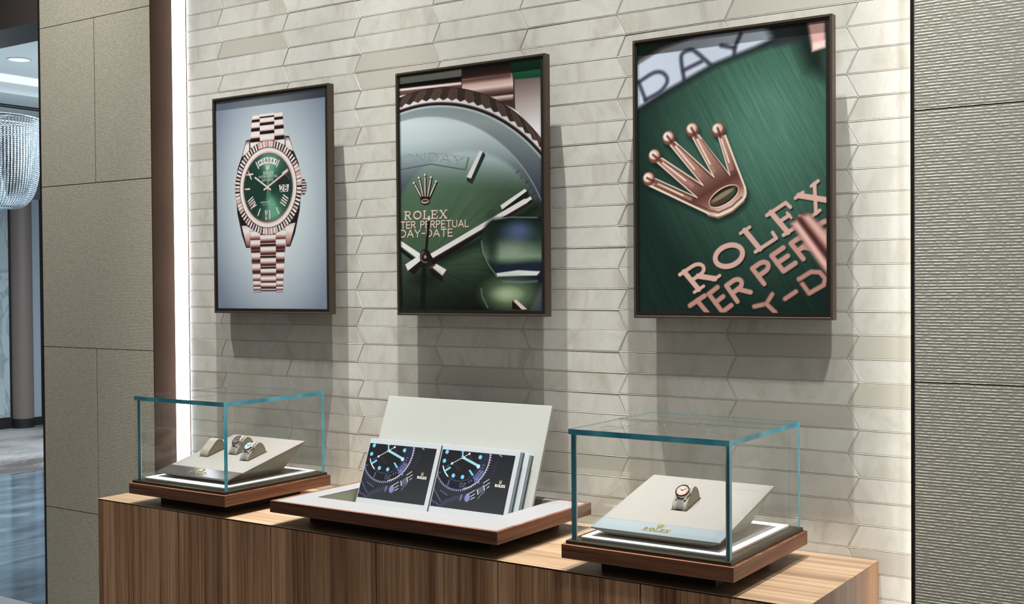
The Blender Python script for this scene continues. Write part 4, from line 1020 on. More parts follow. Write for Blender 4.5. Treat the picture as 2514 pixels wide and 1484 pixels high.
# ---- picture of the dial from close by, under a sky reflection
def picture_dial():
    O = (103, 60)
    def bg(U, V):
        t = V / 600
        g = np.stack([np.interp(t, [0, 0.25, 0.5, 0.62, 0.8], a) for a in ([30, 62, 74, 100, 150], [46, 88, 104, 126, 166], [34, 64, 80, 118, 172])], -1)
        return g
    k = Ink(10, 430, 13, 592, 1.15, bg)
    th_ = np.arctan2(k.V - 122, k.U - 84); n = noise2(th_ * 150, np.hypot(k.U - 84, k.V - 122), 90, 0.9, 3)
    fade = np.clip((330 - k.V) / 120, 0.0, 1.0)
    k.c *= (1 + 0.42 * n * fade)[..., None]
    # dial lit from the left: darker to the right and to the bottom
    k.every(lambda U, V, c: c * (1 - 0.55 * np.clip((U - 230) / 220, 0, 1) * np.clip((420 - V) / 200, 0, 1))[..., None])
    k.every(lambda U, V, c: c * (1 - 0.72 * np.clip((150 - V) / 140, 0, 1) * np.clip(1.0 - np.abs(U - 260) / 480, 0, 1))[..., None])
    # sky in the crystal
    sky = grad([(300, (90, 118, 112)), (345, (128, 152, 152)), (400, (168, 188, 194)), (470, (190, 206, 212)), (520, (150, 166, 172))], lambda U, V: V + 0.10 * (U - 100))
    k.every(lambda U, V, c: c * (1 - (np.clip((V + 0.12 * U - 330) / 70, 0, 1) ** 1.2)[..., None]) + sky(U, V) * (np.clip((V + 0.12 * U - 330) / 70, 0, 1) ** 1.2)[..., None])
    # dark rim of the dial and crystal wall, to the right
    cc = (202.4, 157.6, 236.7)
    dk = grad([(0, (54, 60, 74)), (0.5, (70, 82, 92)), (1, (128, 146, 154))], lambda U, V: np.clip((V - 240) / 200, 0, 1))
    def wallc(U, V):
        w_ = (np.clip((V - 300) / 130, 0, 1))[..., None]; return dk(U, V) * (1 - w_) + sky(U, V) * w_
    k.ring((cc[0], cc[1]), cc[2], cc[2] + 300, wallc, 12)
    ci = (76.9, 97.8, 387.7)
    k.ring((ci[0], ci[1]), ci[2], ci[2] + 300, grad([(0, (36, 40, 54)), (0.45, (92, 104, 112)), (0.8, (138, 154, 158)), (1, (120, 138, 142))], lambda U, V: np.clip((V - 250) / 260, 0, 1)), 3)
    k.ring((ci[0], ci[1]), ci[2] - 1.5, ci[2] + 1.0, (160, 176, 182), 2, 0.7)
    cr = (100.5, 68.5, 446.5)
    k.ring((cr[0], cr[1]), cr[2] - 9, cr[2] - 3, (196, 208, 212), 3, 0.55)
    k.ring((cr[0], cr[1]), cr[2] - 4, cr[2] + 400, (22, 18, 20), 1.5)
    k.ring((cr[0], cr[1]), cr[2] + 1.5, cr[2] + 3.2, (120, 84, 72), 1.0)
    k.ring((cr[0], cr[1]), cr[2] + 4, cr[2] + 400, (206, 206, 214), 1.5)
    # fluted bezel: dark facets with saw teeth over a pale band
    b0 = (101.0, 72.3, 454.8)
    b1 = (115.1, 145.5, 406.3)
    def rad(c, a, r): return (c[0] + r * math.cos(math.radians(a)), c[1] + r * math.sin(math.radians(a)))
    # bracelet and lug above the bezel
    k.poly([(1.6, 549.5), (2.0, 587.9), (202.4, 591.9), (343.6, 594.0), (452.7, 592.4), (450.9, 378.2), (417.9, 410.8), (363.7, 476.1), (289.1, 512.4), (143.8, 545.3)], (70, 50, 44), 2)
    k.poly([(2.0, 587.9), (202.4, 589.6), (202.2, 572.5), (1.8, 572.9)], grad([(0, (140, 150, 146)), (1, (206, 210, 206))], lambda U, V: np.clip((V - 548) / 40, 0, 1)), 1.5)
    k.poly([(1.8, 572.0), (202.2, 571.6), (202.1, 559.9), (1.7, 561.7)], (20, 16, 17), 1.5)
    k.poly([(1.7, 561.7), (202.1, 559.0), (202.0, 552.7), (1.6, 556.1)], (216, 196, 196), 1.5)
    k.poly([(1.6, 555.1), (202.0, 551.8), (201.8, 536.9), (143.8, 544.9), (1.5, 544.8)], grad([(0, (80, 56, 50)), (1, (140, 100, 92))], lambda U, V: np.clip((V - 545) / 20, 0, 1)), 1.5)
    cyl = grad([(0, (70, 44, 40)), (0.12, (58, 38, 36)), (0.22, (206, 180, 174)), (0.34, (150, 110, 102)), (0.52, (232, 222, 220)), (0.70, (170, 126, 118)), (0.85, (92, 60, 54)), (1, (60, 42, 38))], lambda U, V: np.clip((V + 0.0 * U - 490) / 96, 0, 1))
    k.poly([(202.4, 595.0), (340.9, 594.3), (350.7, 553.8), (350.0, 483.9), (289.0, 511.1), (201.8, 535.6)], cyl, 2)
    k.poly([(202.1, 562.6), (343.3, 565.6), (351.4, 515.7), (289.1, 516.0), (203.0, 536.4)], grad([(0, (56, 36, 34)), (0.25, (120, 82, 76)), (0.5, (216, 196, 192)), (0.8, (196, 160, 154)), (1, (96, 66, 60))], lambda U, V: np.clip((V - 518) / 40, 0, 1)), 2)
    k.line([(289.1, 512.4), (350.3, 513.2)], 2.2, (214, 186, 178), 1.5); k.line([(202.2, 573.9), (201.8, 535.6)], 2, (60, 40, 38), 1.5)
    k.poly([(342.0, 594.2), (452.7, 593.3), (452.2, 532.5), (349.6, 552.6)], grad([(0, (12, 66, 42)), (1, (30, 100, 70))], lambda U, V: np.clip((V - 550) / 36, 0, 1)), 3)
    k.poly([(351.7, 549.4), (452.3, 546.2), (450.9, 378.2), (417.9, 410.8), (363.7, 475.2), (353.2, 483.6)], grad([(0, (214, 216, 222)), (0.5, (170, 158, 156)), (1, (104, 88, 84))], lambda U, V: np.clip((V - 430) / 120, 0, 1)), 3)
    k.line([(351.7, 551.6), (354.3, 483.1)], 3, (40, 26, 24), 2)
    st = 3.3; a = 10.0; i = 0
    k.ring((b1[0], b1[1]), b1[2] - 2, b1[2] + 1.4, (30, 20, 18), 1.2)
    while a < 124:
        tone = (74, 58, 49) if i % 2 else (52, 40, 35)
        if a < 46: tone = (tone[0] + 26, tone[1] + 4, tone[2])
        k.poly([rad(b0, a, b0[2] + 2), rad(b0, a + st * 0.5, b0[2] - 4.5), rad(b0, a + st, b0[2] + 2), rad(b1, a + st, b1[2]), rad(b1, a, b1[2])], tone, 1.3)
        a += st; i += 1
    # day window, letters sunk in the reflection
    wo = (87.0, 0.3, 397.8)
    wi = (93.0, 24.8, 345.5)
    k.line([(5.4, 360.9), (107.0, 369.1), (212.3, 348.9), (221.5, 377.1)], 2.4, (60, 84, 84), 1.5)
    k.line([(5.8, 388.6), (113.2, 396.7), (220.4, 377.2)], 2.0, (128, 150, 152), 1.5, 0.7)
    k.poly([(212.3, 348.9), (221.5, 377.1), (219.3, 379.1), (209.0, 352.2)], (96, 122, 122), 1.5)
    for ch, p0, p1, q0 in (('M', (-7.9, 372.5), (16.5, 374.8), (-8.9, 392.4)), ('O', (19.6, 375.5), (51.5, 377.2), (21.0, 396.5)), ('N', (61.1, 378.5), (88.3, 378.1), (61.9, 397.5)), ('D', (102.4, 377.6), (128.1, 375.5), (103.2, 396.0)), ('A', (136.2, 373.6), (164.9, 369.0), (139.8, 392.1)), ('Y', (171.7, 367.7), (200.1, 362.3), (177.6, 383.7))):
        w = SANS[ch][0]; ex = ((p1[0] - p0[0]) / w, (p1[1] - p0[1]) / w); ey = (q0[0] - p0[0], q0[1] - p0[1])
        k.text(ch, SANS, p0, ex, ey, 2.6, (104, 128, 130)); k.text(ch, SANS, (p0[0] + 1.0, p0[1] + 1.0), ex, ey, 1.0, (190, 206, 208), alpha=0.6)
    # one o'clock mark
    k.poly([(215.5, 331.5), (215.4, 321.6), (231.0, 313.6), (270.3, 379.7), (263.8, 388.6)], (34, 48, 46), 1.5)
    k.poly([(214.4, 331.6), (253.9, 392.0), (262.7, 388.7), (227.7, 327.2)], (222, 226, 224), 1.2)
    # crown and printed words
    bx = (70.7, 284.1)
    for tip, base in (((53.3, 325.4), (74.4, 293.2)), ((69.5, 337.5), (80.9, 292.9)), ((87.9, 343.4), (88.0, 292.5)), ((106.7, 336.4), (95.6, 292.2)), ((122.3, 325.4), (102.7, 291.8))):
        k.line([(tip[0] + 1.5, tip[1] - 2), (base[0] + 1.5, base[1] - 2)], 7, (16, 18, 18), 2)
    k.poly([(72.0, 293.3), (105.0, 291.7), (101.3, 272.5), (88.3, 269.4), (75.3, 273.7)], (24, 22, 22), 2)
    for tip, base in (((53.3, 325.4), (74.4, 293.2)), ((69.5, 337.5), (80.9, 292.9)), ((87.9, 343.4), (88.0, 292.5)), ((106.7, 336.4), (95.6, 292.2)), ((122.3, 325.4), (102.7, 291.8))):
        k.line([tip, base], 3.6, (196, 160, 150), 1.2); k.line([tip, lerp(tip, base, 0.85)], 1.4, (240, 232, 228)); k.oval(tip, 4.0, 4.0, (70, 48, 46)); k.oval((tip[0] - 0.6, tip[1] + 0.8), 2.8, 2.8, (232, 224, 222))
    k.oval((87.8, 279.6), 12, 5.5, (206, 176, 166)); k.oval((87.8, 280.5), 9.5, 3.0, (60, 50, 46))
    def put(word, font, a, b, up, width, col, gap, soft=0.0):
        n_ = text_width(word, font, gap); ex = ((b[0] - a[0]) / n_, (b[1] - a[1]) / n_); ey = (up[0] - a[0], up[1] - a[1])
        k.text(word, font, a, ex, ey, width, col, gap, soft)
    for dx, col in ((1.2, (20, 30, 24)), (0, (226, 196, 184))):
        sh = lambda p: (p[0] + dx, p[1] - dx)
        put('ROLEX', SERIF, sh((22.2, 237.6)), sh((155.5, 236.3)), sh((23.0, 256.3)), 3.2, col, 0.20)
        put('TER PERPETUAL', SANS, sh((11.0, 215.4)), sh((218.8, 213.2)), sh((11.2, 231.4)), 2.8, col, 0.26)
        put('DAY-DATE', SANS, sh((9.6, 193.8)), sh((171.0, 192.0)), sh((9.8, 210.7)), 2.9, col, 0.24)
    # minute track ticks
    for p, q in (((357.1, 332.2), (364.6, 337.0)), ((382.2, 306.8), (391.1, 312.8)), ((401.2, 279.7), (410.1, 283.6)), ((370.2, 320.5), (373.9, 322.9)), ((392.0, 293.6), (396.2, 296.5))): k.line([p, q], 1.6, (26, 22, 22), 1)
    k.line([(362.4, 327.5), (385.8, 304.4), (406.4, 277.3), (418.1, 252.9)], 1.2, (120, 80, 70), 1, 0.8)
    # two o'clock mark, hour and minute hands with their shadows
    k.poly([(310.5, 260.6), (319.0, 243.9), (329.7, 241.3), (393.4, 277.9), (387.3, 291.3)], (18, 26, 22), 3); k.poly([(311.6, 259.7), (381.0, 295.1), (386.7, 289.6), (316.9, 249.7)], (226, 222, 222), 1.2)
    k.line([(98.5, 125.6), (286.0, 189.6), (414.0, 250.9)], 26, (12, 22, 18), 22, 0.75)
    k.poly([(99.9, 147.8), (381.9, 273.2), (399.6, 275.0), (401.6, 263.6), (389.1, 256.3), (109.0, 123.2)], (22, 18, 18), 2)
    k.poly([(102.3, 150.5), (380.8, 272.8), (389.1, 263.3), (110.4, 140.2)], (224, 220, 222), 1.2); k.poly([(380.3, 269.8), (396.5, 276.9), (400.6, 270.6), (384.9, 261.7)], (232, 228, 228), 1.2)
    k.poly([(111.5, 139.3), (389.1, 262.4), (387.0, 258.2), (110.3, 136.5)], (60, 38, 34), 1.0)
    k.poly([(2.0, 171.9), (63.1, 135.5), (75.1, 149.2), (66.5, 121.5), (1.9, 162.5)], (22, 20, 20), 2); k.poly([(3.4, 188.3), (72.8, 151.1), (63.1, 139.2), (3.2, 175.2)], (226, 222, 222), 1.2)
    k.poly([(23.9, 126.8), (31.6, 110.3), (50.7, 100.7), (80.8, 123.6), (75.0, 137.6)], (24, 20, 20), 2); k.poly([(23.3, 125.9), (69.2, 148.4), (76.2, 137.1), (31.6, 109.8)], (224, 220, 222), 1.2)
    k.poly([(98.4, 117.3), (139.0, 96.6), (141.1, 81.4), (104.1, 100.1)], (26, 20, 19), 2); k.poly([(107.8, 118.1), (120.7, 126.2), (151.8, 111.1), (139.0, 96.6)], (220, 216, 218), 1.2); k.poly([(97.2, 116.4), (114.9, 125.4), (118.4, 122.6), (104.2, 114.5)], (120, 52, 34), 3)
    k.line([(83.8, 130.5), (76.6, 12.1)], 15, (12, 18, 16), 8, 0.85)
    k.oval((86.3, 88.7), 42, 20, (12, 18, 15), 22, 0.6)
    k.line([(88.1, 144.3), (99.1, 232.0)], 8, (22, 20, 20), 1.5); k.line([(99.1, 234.3), (99.7, 240.3)], 5.5, (226, 220, 216), 1.5)
    hb = (86.9, 143.4)
    k.oval(hb, 17, 19, (26, 18, 18), 2); k.ring(hb, 12, 15, (150, 120, 114), 2, 0.8, 100, 300); k.oval((hb[0] - 2, hb[1] + 3), 7, 7, (60, 40, 38), 3); k.oval(hb, 3.4, 3.4, (214, 200, 196), 1.2); k.oval(hb, 1.6, 1.6, (20, 16, 16))
    # date lens
    lens = catmull([(291.8, 226.8), (340.3, 231.6), (413.8, 227.1), (439.4, 219.7), (438.4, 96.7), (412.6, 93.9), (360.3, 93.5), (302.5, 94.1), (278.7, 117.5), (260.4, 150.0), (255.1, 174.8), (265.3, 205.8), (278.1, 218.8), (291.8, 226.8)], 4)
    k.poly(lens, (16, 26, 24), 14, 0.9)
    k.poly(lens, grad([(0, (30, 36, 58)), (0.10, (20, 28, 40)), (0.22, (24, 44, 40)), (0.36, (112, 138, 116)), (0.50, (74, 98, 80)), (0.66, (40, 60, 52)), (0.85, (26, 46, 40)), (1, (16, 30, 28))], lambda U, V: np.clip((V - 92) / 130, 0, 1)), 3)
    k.oval((361.2, 198.4), 34, 20, (78, 98, 152), 26, 0.85); k.oval((339.6, 152.8), 50, 22, (164, 190, 164), 30, 0.55); k.oval((285.8, 167.3), 16, 60, (20, 34, 28), 22, 0.7)
    k.poly([(293.5, 118.2), (423.2, 125.0), (423.0, 105.5), (301.5, 102.5)], (26, 34, 60), 8, 0.75)
    k.poly([(298.7, 101.2), (360.4, 107.6), (422.0, 104.2), (412.6, 94.8), (360.3, 94.4), (301.4, 93.2)], (214, 222, 226), 2.5); k.line([(257.3, 177.0), (260.4, 150.0), (277.1, 120.7), (301.4, 93.2)], 3.4, (96, 130, 112), 2.5, 0.9)
    k.line([(294.5, 227.1), (340.3, 231.2), (413.8, 227.5)], 2.2, (110, 140, 124), 2)
    k.poly([(306.8, 90.5), (422.9, 91.2), (422.8, 79.5), (328.2, 78.8)], (18, 24, 36), 4); k.line([(317.5, 81.6), (370.7, 79.4), (412.5, 81.8)], 4, (120, 126, 176), 5, 0.7)
    k.oval((338.6, 51.4), 66, 34, (120, 150, 112), 40, 0.85); k.oval((327.9, 52.3), 34, 14, (196, 214, 176), 18, 0.6)
    k.line([(254.6, 64.9), (257.2, 47.0), (273.4, 20.1)], 3, (110, 146, 118), 3, 0.8)
    k.poly([(342.6, 17.0), (343.8, 38.2), (354.5, 37.3), (391.1, 14.3)], (26, 18, 18), 3); k.poly([(344.9, 37.3), (355.5, 39.1), (385.9, 16.4), (370.1, 16.3)], (220, 200, 190), 2)
    return k.mesh('picture_dial', 1.28)

# ---- picture of the raised crown and lettering on green, very close
def picture_crown():
    def bg(U, V):
        d = np.hypot((U - 300) / 260, (V - 400) / 330); t = np.clip(1.15 - d, 0, 1)
        A, B = np.array([18, 40, 34.]), np.array([72, 122, 104.])
        return A + (B - A) * (t ** 0.9)[..., None]
    k = Ink(10, 430, 13, 592, 1.0, bg)
    n = noise2(k.U, k.V, -62, 0.75, 5)
    k.c *= (1 + 0.32 * n)[..., None]
    # top: soft white day band with blurred letters
    k.poly([(4.3, 516.2), (5.0, 622.7), (258.0, 617.4), (425.5, 607.9), (425.4, 569.3), (369.5, 563.3), (276.7, 543.6), (189.6, 522.0), (77.9, 473.6), (3.8, 437.9)], (26, 36, 38), 16)
    k.poly([(4.5, 556.4), (99.3, 588.5), (190.0, 599.2), (314.6, 605.4), (130.1, 625.2), (4.9, 608.5)], (30, 70, 58), 14, 0.9)
    k.poly([(4.5, 546.0), (68.1, 575.0), (145.1, 591.1), (238.7, 596.6), (305.2, 596.9), (323.7, 569.0), (276.8, 554.3), (189.6, 532.0), (78.0, 486.6), (3.9, 452.2)], (186, 200, 220), 10)
    k.line([(7.7, 552.3), (62.9, 575.6), (99.3, 582.9)], 4, (170, 110, 110), 6, 0.7)
    k.poly([(295.9, 603.4), (425.5, 607.9), (425.4, 573.6), (360.4, 551.3), (323.6, 551.4)], (40, 46, 48), 18, 0.9)
    INK = (44, 48, 66)
    for pts, w in (([(12.8, 509.6), (29.1, 470.2)], 7), (catmull([(12.8, 509.6), (46.9, 525.4), (67.8, 525.0), (80.2, 513.0), (79.1, 499.1), (62.4, 483.5), (29.1, 470.2)], 5), 7), (catmull([(121.3, 501.7), (114.4, 543.2), (117.6, 559.4), (135.9, 564.7), (149.9, 557.5), (183.7, 526.3)], 5), 7.5), ([(120.4, 524.0), (160.9, 537.9)], 7), ([(205.5, 565.5), (234.7, 557.5), (248.3, 583.7)], 7.5), ([(234.7, 557.5), (234.6, 541.4)], 7.5)): k.line(pts, w, INK, 8)
    k.poly([(5.0, 623.7), (229.2, 621.2), (425.5, 612.2), (425.5, 590.7), (229.1, 597.8), (4.8, 595.3)], (70, 76, 76), 16, 0.55)
    k.poly([(365.1, 598.7), (425.5, 599.3), (425.1, 474.7), (387.3, 496.0), (369.4, 541.5)], (16, 26, 24), 34, 0.85)
    k.poly([(389.9, 588.5), (425.5, 590.7), (425.3, 537.1), (400.0, 531.4)], (206, 160, 154), 9); k.poly([(400.0, 546.6), (425.3, 549.9), (425.3, 536.6), (400.0, 531.9)], (236, 200, 194), 7)
    # the crown: shadow, body, rims
    out = [(45.4, 297.8), (148.3, 253.4), (52.0, 337.0), (65.7, 343.6), (162.0, 279.4), (85.1, 369.4), (98.0, 376.3), (186.9, 295.4), (137.9, 382.1), (152.5, 387.4), (222.8, 297.0), (197.7, 377.6), (212.4, 380.5), (237.4, 314.2), (257.8, 265.3)]
    out = out + catmull([(257.8, 265.3), (256.3, 250.1), (241.8, 233.7), (222.4, 221.8), (197.9, 213.7), (182.1, 214.3), (170.7, 221.2)], 4)[1:] + [(34.8, 286.1)]
    sh = [(x + 5, y - 10) for x, y in out]
    k.poly(sh, (8, 20, 17), 16, 0.75)
    tips = [(35.9, 299.8), (50.0, 347.9), (83.6, 384.4), (139.0, 397.3), (197.8, 392.6)]
    for tp in tips: k.oval((tp[0] + 4, tp[1] - 9), 15, 15, (8, 20, 17), 12, 0.6)
    cx, cy = (188.3, 262.5)
    body = grad([(0, (232, 200, 186)), (0.18, (140, 90, 78)), (0.36, (92, 54, 48)), (0.55, (134, 92, 80)), (0.75, (160, 118, 104)), (1, (182, 138, 126))], lambda U, V: np.clip(((U - cx) * -0.45 + (V - cy) * 0.9 + 45) / 150, 0, 1))
    k.poly(out, body, 1.5)
    # prongs: pale ridges and dark flanks
    vall = [(148.3, 253.4), (162.0, 279.4), (186.9, 295.4), (222.8, 297.0)]
    roots = [(170.7, 233.6), (170.8, 254.2), (183.3, 267.3), (205.5, 273.0), (237.2, 278.1)]
    for i, tp in enumerate(tips):
        rt = roots[i]
        k.line([lerp(tp, rt, 0.10), lerp(tp, rt, 0.72)], 9, (176, 122, 106), 5, 0.8)
        k.line([lerp(tp, rt, 0.10), lerp(tp, rt, 0.60)], 3, (252, 232, 220), 2.2, 0.9)
    for pts in ([(50.7, 299.9), (149.3, 254.3), (53.6, 335.9)], [(67.8, 342.5), (163.0, 279.3), (87.7, 367.8)], [(99.1, 374.9), (187.9, 295.3), (139.9, 380.1)], [(153.5, 385.5), (223.3, 296.9), (198.7, 375.7)]): k.line(pts, 2.2, (246, 216, 202), 1.3, 0.95)
    for pts in ([(56.0, 294.9), (143.3, 257.3)], [(71.9, 337.5), (157.5, 280.5)], [(105.2, 368.8), (182.5, 297.5)], [(159.0, 378.7), (218.9, 300.8)]): k.line([(x + 1.5, y - 4) for x, y in pts], 3, (78, 40, 36), 2.5, 0.7)
    k.line([(213.4, 379.1), (238.4, 315.0), (256.4, 269.9)], 4.0, (244, 214, 198), 2)
    k.line(catmull([(256.4, 269.9), (256.8, 251.9), (241.8, 234.6), (222.4, 222.7), (197.9, 214.6), (182.1, 215.2), (170.7, 222.1)], 4) + [(35.9, 286.1), (35.9, 286.1)], 4.2, (244, 214, 198), 2)
    k.line([(249.1, 250.5), (227.3, 232.5), (197.9, 221.0), (177.2, 226.4), (50.6, 285.3)], 3.5, (92, 50, 44), 2.5, 0.8)
    k.line([(174.1, 216.5), (197.9, 209.6), (228.2, 221.6), (254.4, 242.1)], 3.2, (150, 104, 90), 2)
    oc = (209.4, 254.2); a1 = (242.0, 271.5)
    rot = math.atan2(a1[1] - oc[1], a1[0] - oc[0]); L = math.hypot(a1[0] - oc[0], a1[1] - oc[1])
    k.oval(oc, L * 1.0, 18, (236, 200, 184), 1.5, 1, rot); k.oval(oc, L * 0.95, 15.5, (44, 26, 24), 1.5, 1, rot)
    k.oval((oc[0] - 1, oc[1] - 2), L * 0.82, 11, grad([(0, (70, 60, 44)), (1, (44, 84, 62))], lambda U, V: np.clip((V - oc[1] + 10) / 20, 0, 1)), 2, 1, rot)
    k.oval((oc[0] - 3, oc[1] + 2), L * 0.80, 5, (176, 140, 112), 2.5, 0.7, rot)
    for tp in tips:
        k.oval(tp, 14.5, 15, (120, 68, 58), 2); k.oval((tp[0] - 1.5, tp[1] + 3), 11.5, 10.5, (214, 166, 150), 3); k.oval((tp[0] - 3.5, tp[1] + 3), 7.5, 7.0, (250, 232, 222), 4); i_ = tips.index(tp); k.line([lerp(tp, roots[i_], -0.03), lerp(tp, roots[i_], 0.14)], 5.5, (86, 44, 38), 3, 0.85)
    # lettering laid on the slope, sharp above, softer below
    def glyph(ch, font, bl, br, tl, width, col, soft):
        w = font[ch][0]; ex = ((br[0] - bl[0]) / w, (br[1] - bl[1]) / w); ey = (tl[0] - bl[0], tl[1] - bl[1])
        for dx, dy, c, a in ((2.2, -2.8, (10, 22, 19), 0.8), (0, 0, tuple(v * 0.80 for v in col), 1), (-0.6, 0.8, col, 1)):
            k.text(ch, font, (bl[0] + dx, bl[1] + dy), ex, ey, width if (dx or dy == 0) else width * 0.72, c, 0.2, soft, a)
    P1, P2, P3 = (208, 164, 152), (192, 142, 131), (184, 130, 119)
    glyph('R', SERIF, (142.1, 55.1), (200.2, 89.7), (108.7, 92.4), 9.0, P1, 1.5)
    glyph('O', SERIF, (208.1, 96.9), (265.4, 130.3), (175.7, 130.3), 9.0, P1, 1.5)
    glyph('L', SERIF, (278.7, 137.2), (324.8, 164.6), (246.4, 175.8), 9.0, P1, 1.5)
    glyph('E', SERIF, (338.7, 169.5), (383.5, 196.1), (303.6, 210.5), 9.0, P1, 1.8)
    glyph('X', SERIF, (398.8, 206.0), (446.7, 238.5), (363.7, 242.4), 9.0, P1, 2.4)
    glyph('T', SANS, (162.9, -7.6), (196.9, 13.4), (131.9, 26.8), 9.5, P3, 3.0)
    glyph('E', SANS, (205.7, 14.0), (226.3, 28.6), (175.2, 51.4), 9.5, P3, 2.6)
    glyph('R', SANS, (239.0, 35.9), (267.9, 54.9), (214.8, 68.6), 9.5, P2, 2.4)
    glyph('P', SANS, (297.3, 71.8), (324.5, 89.3), (271.9, 103.3), 9.5, P2, 2.4)
    glyph('E', SANS, (338.4, 97.1), (364.2, 113.5), (313.5, 128.5), 9.5, P2, 2.6)
    glyph('R', SANS, (379.6, 121.1), (406.6, 138.0), (354.3, 152.4), 9.5, P2, 3.2)
    glyph('P', SANS, (427.1, 150.5), (452.6, 167.0), (404.1, 182.4), 9.5, P2, 4.0)
    for pts in ([(275.4, 26.2), (301.4, 31.6), (314.1, 51.2)], [(301.4, 31.6), (320.5, 14.4)], [(341.0, 41.9), (364.0, 56.5)], [(370.4, 81.0), (391.1, 52.9)], [(370.4, 81.0), (394.9, 95.6), (412.7, 94.5), (423.8, 82.3), (420.6, 69.3), (391.1, 52.9)]):
        k.line([(x + 1.6, y - 2.4) for x, y in pts], 10.5, (10, 22, 19), 3.5, 0.8); k.line(pts, 10.0, tuple(v * 0.85 for v in P3), 3.2); k.line(pts, 6.5, P3, 3.2)
    # a blurred hand crosses the lower right
    k.poly([(353.5, 192.8), (375.0, 210.4), (390.8, 213.3), (430.7, 168.6), (430.4, 86.6), (415.0, 106.2)], (110, 62, 58), 12)
    k.poly([(355.3, 192.7), (368.1, 198.4), (430.5, 112.5), (430.4, 90.9), (412.8, 112.7)], (226, 178, 170), 10); k.poly([(377.2, 206.0), (391.7, 209.8), (430.7, 167.7), (430.6, 138.4)], (214, 164, 156), 10); k.line([(371.8, 200.0), (428.4, 125.5)], 7, (60, 30, 30), 8, 0.85)
    return k.mesh('picture_crown', 1.28)

